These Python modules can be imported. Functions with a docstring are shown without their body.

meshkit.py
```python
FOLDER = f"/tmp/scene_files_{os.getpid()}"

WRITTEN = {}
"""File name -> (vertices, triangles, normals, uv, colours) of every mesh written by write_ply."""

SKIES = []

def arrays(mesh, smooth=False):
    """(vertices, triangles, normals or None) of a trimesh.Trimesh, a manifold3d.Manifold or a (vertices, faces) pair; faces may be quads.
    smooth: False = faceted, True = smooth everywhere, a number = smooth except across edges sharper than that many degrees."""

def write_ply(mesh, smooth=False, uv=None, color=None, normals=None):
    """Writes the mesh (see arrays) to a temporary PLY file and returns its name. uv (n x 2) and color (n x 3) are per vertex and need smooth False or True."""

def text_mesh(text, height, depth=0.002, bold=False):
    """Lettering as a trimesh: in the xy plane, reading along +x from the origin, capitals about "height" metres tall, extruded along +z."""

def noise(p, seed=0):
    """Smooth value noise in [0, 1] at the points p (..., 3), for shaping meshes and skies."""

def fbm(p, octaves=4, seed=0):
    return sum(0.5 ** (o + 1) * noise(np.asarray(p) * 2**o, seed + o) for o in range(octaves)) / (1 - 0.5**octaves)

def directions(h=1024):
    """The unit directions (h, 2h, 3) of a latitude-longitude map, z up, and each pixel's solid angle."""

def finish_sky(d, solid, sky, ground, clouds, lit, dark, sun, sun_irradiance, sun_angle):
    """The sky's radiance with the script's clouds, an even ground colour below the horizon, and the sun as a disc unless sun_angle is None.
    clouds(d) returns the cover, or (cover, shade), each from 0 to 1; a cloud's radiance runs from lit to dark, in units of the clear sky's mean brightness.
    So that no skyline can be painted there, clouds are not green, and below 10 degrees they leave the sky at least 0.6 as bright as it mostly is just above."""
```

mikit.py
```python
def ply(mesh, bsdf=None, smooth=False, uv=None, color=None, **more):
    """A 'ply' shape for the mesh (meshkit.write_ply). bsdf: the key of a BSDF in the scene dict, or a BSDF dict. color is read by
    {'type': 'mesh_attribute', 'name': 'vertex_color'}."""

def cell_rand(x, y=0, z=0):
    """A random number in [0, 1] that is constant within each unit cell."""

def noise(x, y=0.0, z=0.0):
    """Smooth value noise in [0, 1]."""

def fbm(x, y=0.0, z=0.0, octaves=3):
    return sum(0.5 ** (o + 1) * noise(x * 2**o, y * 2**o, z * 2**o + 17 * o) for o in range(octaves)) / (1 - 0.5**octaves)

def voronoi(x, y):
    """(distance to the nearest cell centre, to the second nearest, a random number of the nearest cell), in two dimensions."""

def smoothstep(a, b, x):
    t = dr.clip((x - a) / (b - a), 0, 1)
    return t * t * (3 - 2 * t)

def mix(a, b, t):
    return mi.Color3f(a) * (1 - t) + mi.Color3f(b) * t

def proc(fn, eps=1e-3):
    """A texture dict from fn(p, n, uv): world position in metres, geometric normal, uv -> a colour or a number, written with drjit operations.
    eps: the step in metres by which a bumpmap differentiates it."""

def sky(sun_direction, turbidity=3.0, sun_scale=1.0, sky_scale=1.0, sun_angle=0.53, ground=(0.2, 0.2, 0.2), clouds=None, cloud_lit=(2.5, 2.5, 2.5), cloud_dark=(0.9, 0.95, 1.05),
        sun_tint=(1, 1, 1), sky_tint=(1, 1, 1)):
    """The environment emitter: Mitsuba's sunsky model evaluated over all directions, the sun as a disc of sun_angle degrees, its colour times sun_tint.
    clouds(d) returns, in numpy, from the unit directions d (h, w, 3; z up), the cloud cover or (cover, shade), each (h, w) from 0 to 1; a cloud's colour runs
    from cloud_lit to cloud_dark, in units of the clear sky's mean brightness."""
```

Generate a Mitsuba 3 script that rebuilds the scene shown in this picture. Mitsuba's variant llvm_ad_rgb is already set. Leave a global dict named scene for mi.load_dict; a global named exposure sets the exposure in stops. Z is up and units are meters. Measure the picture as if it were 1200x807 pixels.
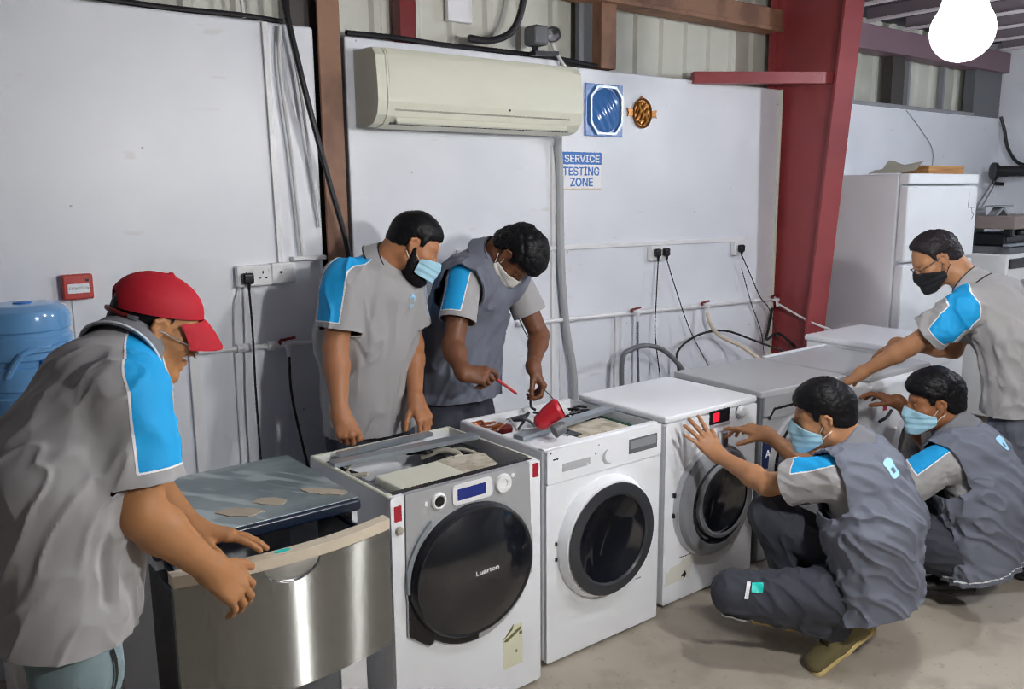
import math
import numpy as np
import trimesh
import manifold3d as m3
import shapely.geometry as sg
import shapely.affinity as sa
import drjit as dr
import mitsuba as mi
import mikit
import meshkit
from mikit import proc, noise, fbm, smoothstep, mix, voronoi

T = mi.ScalarTransform4f
scene, labels = {}, {}

# ---------------------------------------------------------------- camera, light, exposure
CAM_H, YAW, PITCH, ROLL = 1.757, 0.6537, 0.1779, -0.0088
_f = np.array([math.sin(YAW) * math.cos(PITCH), math.cos(YAW) * math.cos(PITCH), -math.sin(PITCH)])
_r = np.array([math.cos(YAW), -math.sin(YAW), 0.0])
_u = np.cross(_r, _f)
_u = -math.sin(ROLL) * _r + math.cos(ROLL) * _u
scene['camera'] = {'type': 'perspective', 'fov': 2 * math.degrees(math.atan(600 / 990.5)), 'fov_axis': 'x', 'near_clip': 0.05, 'far_clip': 60.0,
                   'to_world': T().look_at(origin=[0, 0, CAM_H], target=[*(np.array([0, 0, CAM_H]) + _f)], up=[*_u])}
exposure = 1.45
BULBS = [  # place of the bulb's centre, radius, radiance, colour
    ((2.393, 1.140, 2.170), 0.080, 76.0, (1.0, 0.98, 0.97)),     # the bulb in the picture
    ((5.60, 0.85, 2.45), 0.080, 120.0, (0.92, 0.98, 1.06)),        # the next ones of the same row, outside the frame
    ((1.80, -0.15, 2.02), 0.060, 310.0, (1.0, 0.985, 0.97)),
]


# ---------------------------------------------------------------- colour and materials
def lin(c):
    if isinstance(c, str):
        c = [int(c[i:i + 2], 16) / 255 for i in (0, 2, 4)]
    return [x / 12.92 if x <= 0.04045 else ((x + 0.055) / 1.055) ** 2.4 for x in c]


def rgb(c):
    return {'type': 'rgb', 'value': lin(c)}


def pbr(name, color, rough=0.5, metal=0.0, **more):
    base = color if isinstance(color, dict) else rgb(color)
    rough = rough if isinstance(rough, dict) else float(rough)
    scene[name] = {'type': 'twosided', 'bsdf': {'type': 'principled', 'base_color': base, 'roughness': rough, 'metallic': float(metal), **more}}
    return name


def c3(c):
    return mi.Color3f(*lin(c))


def floor_tex(p, n, uv):
    a = fbm(p.x * 1.3, p.y * 1.3, 3.0, 4)
    b = fbm(p.x * 7 + 4, p.y * 7, 1.0, 4)
    col = mix(c3('a0988b'), c3('b7ae9f'), smoothstep(0.3, 0.7, a))
    col = mix(col, c3('776f62'), smoothstep(0.56, 0.8, b) * 0.3)
    d = fbm(p.x * 45 + p.y * 12, p.y * 45 - p.x * 12, 2.0, 3)
    return mix(col, c3('6b6356'), smoothstep(0.74, 0.86, d) * 0.3)


def wall_tex(p, n, uv):
    a = fbm(p.x * 2.1, p.z * 2.1, p.y, 3)
    col = mix(c3('dcdfe5'), c3('d0d4db'), smoothstep(0.3, 0.75, a))
    d1, d2, w = voronoi(p.x * 2.3, p.z * 2.3)
    spot = (1 - smoothstep(0.008, 0.014, d1)) * smoothstep(0.6, 0.62, w)
    s = smoothstep(0.80, 0.90, fbm(p.x * 6, p.z * 24, 5.0, 3))
    return mix(mix(col, c3('8a8378'), spot * 0.7), c3('c3c0ba'), s * 0.4)


def dish_top_tex(p, n, uv):
    a = fbm(p.x * 5, p.y * 9, 2.0, 4)
    b = fbm(p.x * 16 + p.y * 9, p.y * 5, 1.0, 3)
    col = mix(c3('6f7c80'), c3('889598'), smoothstep(0.3, 0.7, a))
    return mix(col, c3('aeb9ba'), smoothstep(0.62, 0.76, b) * 0.7)


def wood_tex(p, n, uv):
    g = noise(p.x * 4, p.y * 60, p.z * 90)
    return mix(c3('b98a55'), c3('8f6238'), g)


def cardboard_tex(p, n, uv):
    return mix(c3('b8b2a2'), c3('989080'), smoothstep(0.35, 0.7, fbm(p.x * 25, p.y * 25, p.z * 25, 3)))


def brown_tex(p, n, uv):
    return mix(c3('8a6650'), c3('6b4c3c'), smoothstep(0.45, 0.75, fbm(p.x * 8, p.z * 5, p.y * 8, 4)))


def red_tex(p, n, uv):
    return mix(c3('933f41'), c3('853638'), smoothstep(0.4, 0.7, fbm(p.y * 4, p.z * 3, 1.0, 3)))


def clad_tex(p, n, uv):
    return mix(c3('c6c7bd'), c3('adafa5'), smoothstep(0.4, 0.75, fbm(p.x * 3, p.z * 2, 1.0, 3)))


def brush_bump(p, n, uv):
    return noise(p.x * 40, p.y * 40, p.z * 900)


pbr('m_floor', proc(floor_tex), 0.55)
pbr('m_wall', proc(wall_tex), 0.38)
pbr('m_clad_far', '8d8c88', 0.6)
pbr('m_clad', proc(clad_tex), 0.5)
pbr('m_brown', proc(brown_tex), 0.6)
pbr('m_red_steel', proc(red_tex), 0.42)
pbr('m_dark_steel', '3a3533', 0.5)
pbr('m_ceiling', '8d8d96', 0.6)
pbr('m_soffit', '5a535e', 0.6)
pbr('m_joist', '7a7078', 0.5)
pbr('m_joist_lip_lit', 'd3ccd2', 0.4)  # pale tone holds the bulb light that falls on the lips
pbr('m_beam_flare', '77606a', 0.55)  # brown beam shifted to mauve, the purple flare put into its colour
pbr('m_platen', '7f7470', 0.5)
pbr('m_porthole', '33353a', 0.3)
pbr('m_fascia', 'b0b3b7', 0.3, 0.4)
pbr('m_bare', 'd6d5cc', 0.6)
pbr('m_black_gap', '15130f', 0.8)
pbr('m_enamel', 'dfe2e6', 0.22)
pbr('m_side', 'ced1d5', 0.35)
pbr('m_plastic_white', 'd9dadb', 0.35)
pbr('m_cream', 'cccdbd', 0.4)
pbr('m_cream_dark', '8d8c80', 0.5)
pbr('m_silver', 'b4b6ba', 0.3, 0.35)
pbr('m_grey_top', 'a9abae', 0.4)
pbr('m_grey', '84878c', 0.4)
pbr('m_midgrey', '5f6266', 0.45)
pbr('m_dark', '1b1d22', 0.35)
pbr('m_black', '101013', 0.3)
pbr('m_rubber', '17171a', 0.6)
pbr('m_gasket', '55585c', 0.5)
pbr('m_glass_dark', '0b0e16', 0.06, 0.0, specular=0.7, clearcoat=1.0, clearcoat_gloss=0.97)
pbr('m_chrome', 'c9ccd0', 0.12, 1.0)
pbr('m_zinc', '9aa3ab', 0.35, 0.6)
scene['m_steel'] = {'type': 'twosided', 'bsdf': {'type': 'roughconductor', 'material': 'none', 'distribution': 'ggx', 'alpha_u': 0.014, 'alpha_v': 0.42, 'specular_reflectance': rgb('aeafac')}}
pbr('m_dish_top', proc(dish_top_tex), 0.35, 0.25)
pbr('m_navy', '1d2738', 0.3)
pbr('m_beige', 'c9bda9', 0.4)
pbr('m_putty', 'a59a89', 0.8)
pbr('m_counterweight', proc(cardboard_tex), 0.8)
pbr('m_insulation', 'a5a294', 0.85)
pbr('m_teal', '12c4b8', 0.4)
pbr('m_red_plastic', 'b3202c', 0.35)
pbr('m_red_box', 'b23a32', 0.4)
pbr('m_red_sticker', 'a02030', 0.4)
pbr('m_maroon', '6e1a1c', 0.4)
pbr('m_green_pcb', '1f4636', 0.5)
pbr('m_copper', '9a5a36', 0.4, 0.5)
pbr('m_blue_display', '1a2a78', 0.15)
pbr('m_blue_plate', '2f5f9e', 0.3)
pbr('m_blue_sign', '2465b4', 0.4)
pbr('m_paper', 'e4e6ea', 0.6)
pbr('m_bronze', '8a5a28', 0.35, 0.7)
pbr('m_bronze_light', 'c8944a', 0.3, 0.8)
pbr('m_conduit', 'd8d9da', 0.35)
pbr('m_grey_pipe', '9fa2a4', 0.45)
pbr('m_yellowed', 'cfcda9', 0.6)
pbr('m_old_label', 'd4d4bb', 0.7)
pbr('m_label_dark', '6f6c45', 0.7)
pbr('m_energy', '1a2448', 0.4)
pbr('m_wood', proc(wood_tex), 0.6)
pbr('m_wire_black', '16161a', 0.45)
pbr('m_wire_white', 'cfd0cf', 0.45)
pbr('m_ink_grey', '8b8a8c', 0.6)
scene['m_red_led'] = {'type': 'diffuse', 'reflectance': rgb('300000')}
scene['m_bottle'] = {'type': 'twosided', 'bsdf': {'type': 'principled', 'base_color': rgb('5f93c4'), 'roughness': 0.12, 'specular': 0.6, 'clearcoat': 0.6}}
scene['m_bottle_film'] = {'type': 'thindielectric', 'int_ior': 1.35}
scene['m_clear'] = {'type': 'thindielectric', 'int_ior': 1.45}


# ---------------------------------------------------------------- mesh helpers
def tm(m):
    if hasattr(m, 'to_mesh'):
        q = m.to_mesh()
        return trimesh.Trimesh(np.array(q.vert_properties[:, :3], float), np.array(q.tri_verts), process=False)
    if isinstance(m, tuple):
        return trimesh.Trimesh(np.asarray(m[0], float), np.asarray(m[1]), process=False)
    return m


def mf(mesh):
    mesh = trimesh.Trimesh(mesh.vertices, mesh.faces, process=True)
    return m3.Manifold(m3.Mesh(vert_properties=np.asarray(mesh.vertices, np.float32), tri_verts=np.asarray(mesh.faces, np.uint32)))


def cat(*ms):
    return trimesh.util.concatenate([tm(m) for m in ms])


_unit = m3.Manifold.sphere(1.0, 12)


def rbox(x0, y0, z0, x1, y1, z1, r=0.004):
    r = min(r, (x1 - x0) / 2.001, (y1 - y0) / 2.001, (z1 - z0) / 2.001)
    s = _unit.scale([r, r, r])
    return m3.Manifold.batch_hull([s.translate([x, y, z]) for x in (x0 + r, x1 - r) for y in (y0 + r, y1 - r) for z in (z0 + r, z1 - r)])


def cube(x0, y0, z0, x1, y1, z1):
    return m3.Manifold.cube([x1 - x0, y1 - y0, z1 - z0]).translate([x0, y0, z0])


def lathe(profile, seg=56):
    """profile (r, z) pairs, revolved about z."""
    p = np.asarray(profile, float)
    a = np.arange(seg) * 2 * math.pi / seg
    v = np.stack([p[:, None, 0] * np.cos(a), p[:, None, 0] * np.sin(a), np.broadcast_to(p[:, None, 1], (len(p), seg))], -1).reshape(-1, 3)
    i, j = np.meshgrid(np.arange(len(p) - 1), np.arange(seg), indexing='ij')
    a0, a1, b0, b1 = i * seg + j, i * seg + (j + 1) % seg, (i + 1) * seg + j, (i + 1) * seg + (j + 1) % seg
    f = np.vstack([np.stack([a0, a1, b1], -1).reshape(-1, 3), np.stack([a0, b1, b0], -1).reshape(-1, 3)])
    return trimesh.Trimesh(v, f, process=False)


def front(mesh, cx=0, y=0, cz=0, sx=1.0, sz=1.0):
    """from the xy plane with +z to the viewer, to a front that faces -y."""
    m = tm(mesh).copy()
    v = m.vertices
    m.vertices = np.stack([cx + v[:, 0] * sx, y - v[:, 2], cz + v[:, 1] * sz], -1)
    return m


def plate(poly, t):
    gs = getattr(poly, 'geoms', [poly])
    return trimesh.util.concatenate([trimesh.creation.extrude_polygon(g, t, engine='earcut') for g in gs])


def rrect(x0, y0, x1, y1, r):
    return sg.box(x0 + r, y0 + r, x1 - r, y1 - r).buffer(r, quad_segs=6)


def curve(pts, n=12):
    """Catmull-Rom through the points."""
    p = np.asarray(pts, float)
    if len(p) < 3:
        return p
    q = np.vstack([2 * p[0] - p[1], p, 2 * p[-1] - p[-2]])
    out = []
    for i in range(1, len(q) - 2):
        for t in np.linspace(0, 1, n, endpoint=False):
            out.append(0.5 * (2 * q[i] + (q[i + 1] - q[i - 1]) * t + (2 * q[i - 1] - 5 * q[i] + 4 * q[i + 1] - q[i + 2]) * t * t + (3 * q[i] - q[i - 1] - 3 * q[i + 1] + q[i + 2]) * t ** 3))
    out.append(p[-1])
    return np.array(out)


def tube(pts, r, sides=8, smooth=True, n=10, closed=False):
    p = curve(pts, n) if smooth else np.asarray(pts, float)
    if closed:
        p = np.asarray(pts, float)
    t = np.gradient(p, axis=0)
    if closed:
        t = np.roll(p, -1, 0) - np.roll(p, 1, 0)
    t /= np.linalg.norm(t, axis=1, keepdims=True) + 1e-12
    a = np.cross(t[0], [0, 0, 1.0] if abs(t[0][2]) < 0.9 else [1.0, 0, 0])
    fr = []
    for k in range(len(p)):
        a = a - t[k] * (a @ t[k])
        a = a / np.linalg.norm(a)
        fr.append(a)
    a = np.array(fr)
    b = np.cross(t, a)
    ang = np.arange(sides) * 2 * math.pi / sides
    rr = np.broadcast_to(np.asarray(r, float), (len(p),))
    v = p[:, None] + rr[:, None, None] * (np.cos(ang)[None, :, None] * a[:, None] + np.sin(ang)[None, :, None] * b[:, None])
    m = len(p)
    i, j = np.meshgrid(np.arange(m if closed else m - 1), np.arange(sides), indexing='ij')
    i2, j2 = (i + 1) % m, (j + 1) % sides
    f = np.vstack([np.stack([i * sides + j, i * sides + j2, i2 * sides + j2], -1).reshape(-1, 3), np.stack([i * sides + j, i2 * sides + j2, i2 * sides + j], -1).reshape(-1, 3)])
    v = v.reshape(-1, 3)
    if not closed:
        k = len(v)
        v = np.vstack([v, p[0], p[-1]])
        e = (m - 1) * sides
        jj = np.arange(sides)
        f = np.vstack([f, np.stack([np.full(sides, k), (jj + 1) % sides, jj], -1), np.stack([np.full(sides, k + 1), e + jj, e + (jj + 1) % sides], -1)])
    return trimesh.Trimesh(v, f, process=False)


def bar(a, b, w, h, up=(0, 0, 1)):
    """A square bar from a to b."""
    a, b = np.asarray(a, float), np.asarray(b, float)
    d = (b - a) / np.linalg.norm(b - a)
    s = np.cross(d, up)
    s /= np.linalg.norm(s)
    u = np.cross(s, d)
    v = np.array([e + s * w / 2 * i + u * h / 2 * j for e in (a, b) for i, j in ((-1, -1), (1, -1), (1, 1), (-1, 1))])
    f = np.array([[0, 1, 2, 3], [7, 6, 5, 4], [0, 4, 5, 1], [1, 5, 6, 2], [2, 6, 7, 3], [3, 7, 4, 0]])[:, ::-1]
    m = trimesh.Trimesh(v, np.vstack([f[:, [0, 1, 2]], f[:, [0, 2, 3]]]), process=False)
    return m


def move(m, x=0, y=0, z=0, rot=0.0):
    m = tm(m).copy()
    c, s = math.cos(rot), math.sin(rot)
    v = m.vertices
    m.vertices = np.stack([x + v[:, 0] * c - v[:, 1] * s, y + v[:, 0] * s + v[:, 1] * c, z + v[:, 2]], -1)
    return m


def numbered(key):
    k, i = key, 0
    while k in scene or k in labels or any(q.startswith(k + '__') for q in scene):
        i += 1
        k = f'{key}_{i:03d}'
    return k


def put(key, mesh, mat, smooth=35, **more):
    """One entry of the scene."""
    k = numbered(key)
    scene[k] = mikit.ply(tm(mesh), mat, smooth=smooth, **more)
    return k


def say(key, label, category=None, group=None, kind=None):
    labels[key] = {'label': label}
    if category:
        labels[key]['category'] = category
    if group:
        labels[key]['group'] = group
    if kind:
        labels[key]['kind'] = kind
    return key


def struct(key, mesh, mat, smooth=False, label=None):
    k = put(key, mesh, mat, smooth)
    if '__' not in k:
        labels[k] = {'kind': 'structure'}
        if label:
            labels[k]['label'] = label
    elif label:
        labels[k] = {'label': label}
    return k


class Thing:
    """A thing whose parts are meshes placed by its own frame."""

    def __init__(self, key, label, category, at=(0, 0, 0), rot=0.0, group=None):
        self.key = numbered(key)
        say(self.key, label, category, group)
        self.at, self.rot = at, rot

    def part(self, name, mesh, mat, smooth=35, label=None):
        k = put(f'{self.key}__{name}', move(mesh, *self.at, self.rot), mat, smooth)
        if label:
            labels[k] = {'label': label}
        return k[len(self.key) + 2:]

# ---------------------------------------------------------------- lamps
def bulb(i, c, R, L, tint):
    t = Thing('light_bulb', ('large white glowing bulb hanging at the top right of the picture', 'glowing bulb hanging to the right, out of the frame',
                             'glowing bulb hanging beside the camera, out of the frame')[i], 'light bulb', c)
    q = R / 0.073
    prof = [(0.0005, -R)] + [(R * math.sin(a), -R * math.cos(a)) for a in np.linspace(0.12, 2.25, 22)] + [(0.052 * q, 0.062 * q), (0.046 * q, 0.085 * q), (0.044, 0.10 * q), (0.0005, 0.10 * q)]
    k = f'{t.key}__globe'
    scene[k] = mikit.ply(move(lathe(prof, 40), *c), 'm_paper', smooth=35, emitter={'type': 'area', 'radiance': {'type': 'rgb', 'value': [L * x for x in tint]}})
    t.part('collar', lathe([(0.0005, 0.10 * q), (0.044, 0.10 * q), (0.043, 0.12), (0.03, 0.14), (0.021, 0.145), (0.021, 0.19), (0.0005, 0.19)], 32), 'm_plastic_white')
    t.part('socket', lathe([(0.0005, 0.17), (0.026, 0.17), (0.026, 0.235), (0.012, 0.25), (0.0005, 0.25)], 24), 'm_black')
    t.part('cord', tube([(0, 0, 0.245), (0, 0, 3.05 - c[2])], 0.005, 6, False), 'm_wire_black')


# ---------------------------------------------------------------- the room
X0, X1, Y0, Y1, ZC = -4.5, 7.95, -7.0, 3.56, 3.32
struct('floor', cube(X0 - .1, Y0 - .1, -0.1, X1 + .1, Y1 + .1, 0.0), 'm_floor')
struct('ceiling', cube(X0 - .1, Y0 - .1, ZC, X1 + .1, Y1 + .1, ZC + .1), 'm_ceiling')
x = X0
while x < 4.6:      # joists across the ceiling
    struct('ceiling__joist', cube(x + 0.45, Y0, ZC - 0.16, x + 0.53, 3.42, ZC - 0.001), 'm_joist')
    x += 0.88
struct('ceiling__soffit', cube(4.97, Y0, 2.98, X1, Y1, 3.02), 'm_soffit', label='lower dark ceiling right of the red column')
for i in range(6):
    struct('ceiling__joist', rbox(5.15 + 0.52 * i, Y0, 2.90, 5.17 + 0.52 * i, 3.36, 2.98, 0.003), 'm_joist')
    struct('ceiling__joist_lip', rbox(5.115 + 0.52 * i, Y0, 2.885, 5.17 + 0.52 * i, 3.36, 2.90, 0.003), 'm_joist_lip_lit', label='lower lip of the joist, coloured pale for the bulb light on it')
struct('wall_left', cube(X0 - .1, Y0, 0, X0, Y1, ZC), 'm_clad_far')
struct('wall_front', cube(X0, Y0 - .1, 0, X1, Y0, ZC), 'm_clad_far')
struct('wall_right', cube(X1, Y0, 0, X1 + .1, Y1, ZC), 'm_wall')


def corrugated(xa, xb, z0, z1, y, pitch=0.21):
    pts, xx = [], xa
    while xx < xb:
        for dx, dy in ((0, 0), (pitch * .62, 0), (pitch * .7, -0.02), (pitch * .86, -0.02), (pitch * .94, 0)):
            if xx + dx <= xb:
                pts.append((xx + dx, y + dy))
        xx += pitch
    pts.append((xb, y))
    poly = sg.Polygon(pts + [(xb, y + 0.04), (xa, y + 0.04)])
    return move(plate(poly, z1 - z0), 0, 0, z0)


struct('wall_back', corrugated(X0, X1, 0, ZC, 3.56), 'm_clad', label='ribbed pale metal cladding above the white wall panels')
struct('wall_back__panel', rbox(X0, 3.40, 0, 1.585, 3.45, 2.435, 0.012), 'm_wall', 35, 'white wall panel left of the brown column')
struct('wall_back__panel', rbox(1.725, 3.40, 0, 2.93, 3.45, 2.415, 0.008), 'm_wall', 35, 'white wall panel behind the air conditioner')
struct('wall_back__panel', rbox(2.931, 3.40, 0, 4.79, 3.45, 2.39, 0.008), 'm_wall', 35, 'white wall panel left of the red column')
struct('wall_back__panel', rbox(4.97, 3.40, 0, X1, 3.45, 2.35, 0.008), 'm_wall', 35, 'white wall panel right of the red column')
struct('trim_1', rbox(4.785, 3.385, 0, 4.80, 3.46, 2.39, 0.003), 'm_cream', label='cream edging strip at the end of the white wall panel')

k = struct('steel_column', rbox(1.60, 3.385, 0, 1.70, 3.40, ZC, 0.003), 'm_brown', 35, 'brown painted steel column left of the air conditioner')
struct('steel_column__web', cube(1.645, 3.40, 0, 1.655, 3.5, ZC), 'm_dark_steel')
struct('steel_column__back_flange', cube(1.515, 3.46, 0, 1.73, 3.475, ZC), 'm_dark_steel', label='back flange coloured dark for the shade in the gap behind')  # dark colour stands for the shade on this flange of the brown column
struct('steel_post', rbox(2.035, 3.46, 2.2, 2.12, 3.53, ZC, 0.004), 'm_maroon', 35, 'dark red post above the left end of the air conditioner')
struct('steel_post', rbox(3.215, 3.40, 2.40, 3.325, 3.50, ZC, 0.004), 'm_brown', 35, 'brown post above the blue framed plaque')
struct('steel_post_001__side_flange', cube(3.12, 3.47, 2.40, 3.215, 3.5, ZC), 'm_midgrey', label='dark grey flange beside')
struct('steel_post', rbox(6.17, 3.42, 2.34, 6.34, 3.5, 2.80, 0.004), 'm_dark_steel', 35, 'dark post in the high strip right of the red column')
struct('steel_post', rbox(7.45, 3.41, 2.34, 7.93, 3.5, 2.80, 0.004), 'm_midgrey', 35, 'wide dark post at the far right corner')
for xx in (5.78, 6.55, 7.1):
    struct('wall_back__seam', cube(xx, 3.50, 2.34, xx + 0.03, 3.54, 2.8), 'm_grey')
k = struct('eave_beam', rbox(1.74, 3.36, 2.73, 4.72, 3.50, 2.86, 0.006), 'm_brown', 35, 'brown steel beam along the top of the wall left of the red column')
struct('eave_beam__lower_lip', rbox(1.74, 3.345, 2.725, 4.72, 3.37, 2.75, 0.004), 'm_brown', 35)
struct('eave_beam', rbox(4.98, 3.36, 2.72, X1, 3.50, 2.885, 0.006), 'm_beam_flare', 35, 'steel beam along the top of the wall right of the red column, purple flare painted in')
struct('window_ledge', rbox(4.98, 3.40, 2.345, X1 - .5, 3.50, 2.375, 0.003), 'm_grey', 35, 'grey ledge under the high strip of cladding')

web = sg.Polygon([(3.47, 0), (3.17, 0), (2.965, 2.87), (2.935, ZC), (3.47, ZC)])
w = plate(web, 0.012)
w.vertices = np.stack([4.844 + w.vertices[:, 2], w.vertices[:, 0], w.vertices[:, 1]], -1)
struct('red_column', w, 'm_red_steel', label='tapered red steel column between the white wall panels')


def slope_plate(a, b, xa, xb, t):
    """a plate that runs from a to b (y, z), t thick."""
    d = np.array([b[0] - a[0], b[1] - a[1]])
    n = np.array([-d[1], d[0]]) / np.hypot(*d) * t
    q = [(a[0], a[1]), (b[0], b[1]), (b[0] + n[0], b[1] + n[1]), (a[0] + n[0], a[1] + n[1])]
    p = plate(sg.Polygon(q), xb - xa)
    p.vertices = np.stack([xa + p.vertices[:, 2], p.vertices[:, 0], p.vertices[:, 1]], -1)
    return p


struct('red_column__flange', slope_plate((3.17, 0), (2.935, ZC), 4.75, 4.95, 0.016), 'm_red_steel')
struct('red_column__flange', cube(4.75, 3.46, 0, 4.95, 3.476, ZC), 'm_red_steel')
struct('red_column__rib', cube(4.80, 3.43, 1.0, 4.845, 3.46, ZC), 'm_red_steel')
struct('brace', bar((4.845, 3.02, 2.425), (3.93, 3.39, 2.40), 0.05, 0.065), 'm_red_steel', label='red brace from the red column to the top of the wall')
for i, b in enumerate(BULBS):
    bulb(i, *b)

# ---------------------------------------------------------------- air conditioner
t = Thing('air_conditioner', 'cream wall mounted split air conditioner above the two men', 'air conditioner', (1.765, 3.40, 2.035))
W = 1.135
prof = [(0, 0.02), (-0.10, 0.0), (-0.155, 0.012), (-0.19, 0.045), (-0.205, 0.10), (-0.20, 0.20), (-0.19, 0.285), (-0.165, 0.315), (0, 0.32)]
body = plate(sg.Polygon(prof).buffer(0.004), W - 0.09)
body.vertices = np.stack([0.045 + body.vertices[:, 2], body.vertices[:, 0], body.vertices[:, 1]], -1)
t.part('body', body, 'm_cream')
for a in (0, W - 0.05):
    e = plate(sg.Polygon([(q[0] * 0.985, q[1] * 0.99 + 0.003) for q in prof]).buffer(0.003), 0.05)
    e.vertices = np.stack([a + e.vertices[:, 2], e.vertices[:, 0], e.vertices[:, 1]], -1)
    t.part('end_cap', e, 'm_cream')
fp = plate(sg.Polygon([(-0.203, 0.10), (-0.209, 0.10), (-0.206, 0.21), (-0.195, 0.29), (-0.168, 0.32), (-0.164, 0.316), (-0.189, 0.286), (-0.199, 0.205)]), W - 0.11)
fp.vertices = np.stack([0.055 + fp.vertices[:, 2], fp.vertices[:, 0], fp.vertices[:, 1]], -1)
t.part('front_panel', fp, 'm_cream')
t.part('flap', bar((0.09, -0.182, 0.035), (W - 0.09, -0.182, 0.035), 0.012, 0.048, (0, 0.5, 1)), 'm_cream')
t.part('slot', bar((0.08, -0.200, 0.068), (W - 0.08, -0.200, 0.068), 0.006, 0.007), 'm_cream_dark', label='dark outlet slot')
t.part('slot', bar((0.07, -0.166, 0.014), (W - 0.07, -0.166, 0.014), 0.02, 0.008), 'm_dark', label='dark outlet slot')
t.part('sensor', front(lathe([(0.0005, 0), (0.007, 0), (0.007, 0.004), (0.0005, 0.005)], 16), 0.68, -0.204, 0.095), 'm_black', label='small black sensor')

# ---------------------------------------------------------------- on the right wall panel
t = Thing('framed_plaque', 'blue plaque with a silver octagonal rim on the wall beside the air conditioner', 'plaque', (3.232, 3.40, 2.18))
t.part('board', rbox(-0.138, -0.012, -0.133, 0.135, 0, 0.137, 0.003), 'm_blue_plate')
o = [(-0.06, -0.118), (0.07, -0.118), (0.118, -0.06), (0.118, 0.07), (0.07, 0.122), (-0.06, 0.122), (-0.108, 0.07), (-0.108, -0.06)]
oct_ = sg.Polygon(o)
t.part('rim', front(plate(oct_.buffer(0.006, join_style=1).difference(oct_.buffer(-0.006)), 0.014), 0, -0.012, 0), 'm_zinc', label='silver octagonal rim')
g = oct_.buffer(-0.007).bounds
dome = trimesh.creation.icosphere(4, 1.0)
dv = dome.vertices
s = np.abs(dv[:, 0]) ** 4 + np.abs(dv[:, 2]) ** 4
dome.vertices = np.stack([0.005 + dv[:, 0] * 0.108, -0.012 - np.maximum(-dv[:, 1], 0) * 0.014 - 0.002 * np.sin(dv[:, 0] * 13 + dv[:, 2] * 9) * (dv[:, 1] < -.2), 0.002 + dv[:, 2] * 0.114], -1)
scene['m_plastic_film'] = {'type': 'twosided', 'bsdf': {'type': 'principled', 'base_color': rgb('3a6aa6'), 'roughness': 0.08, 'specular': 0.8}}
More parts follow.
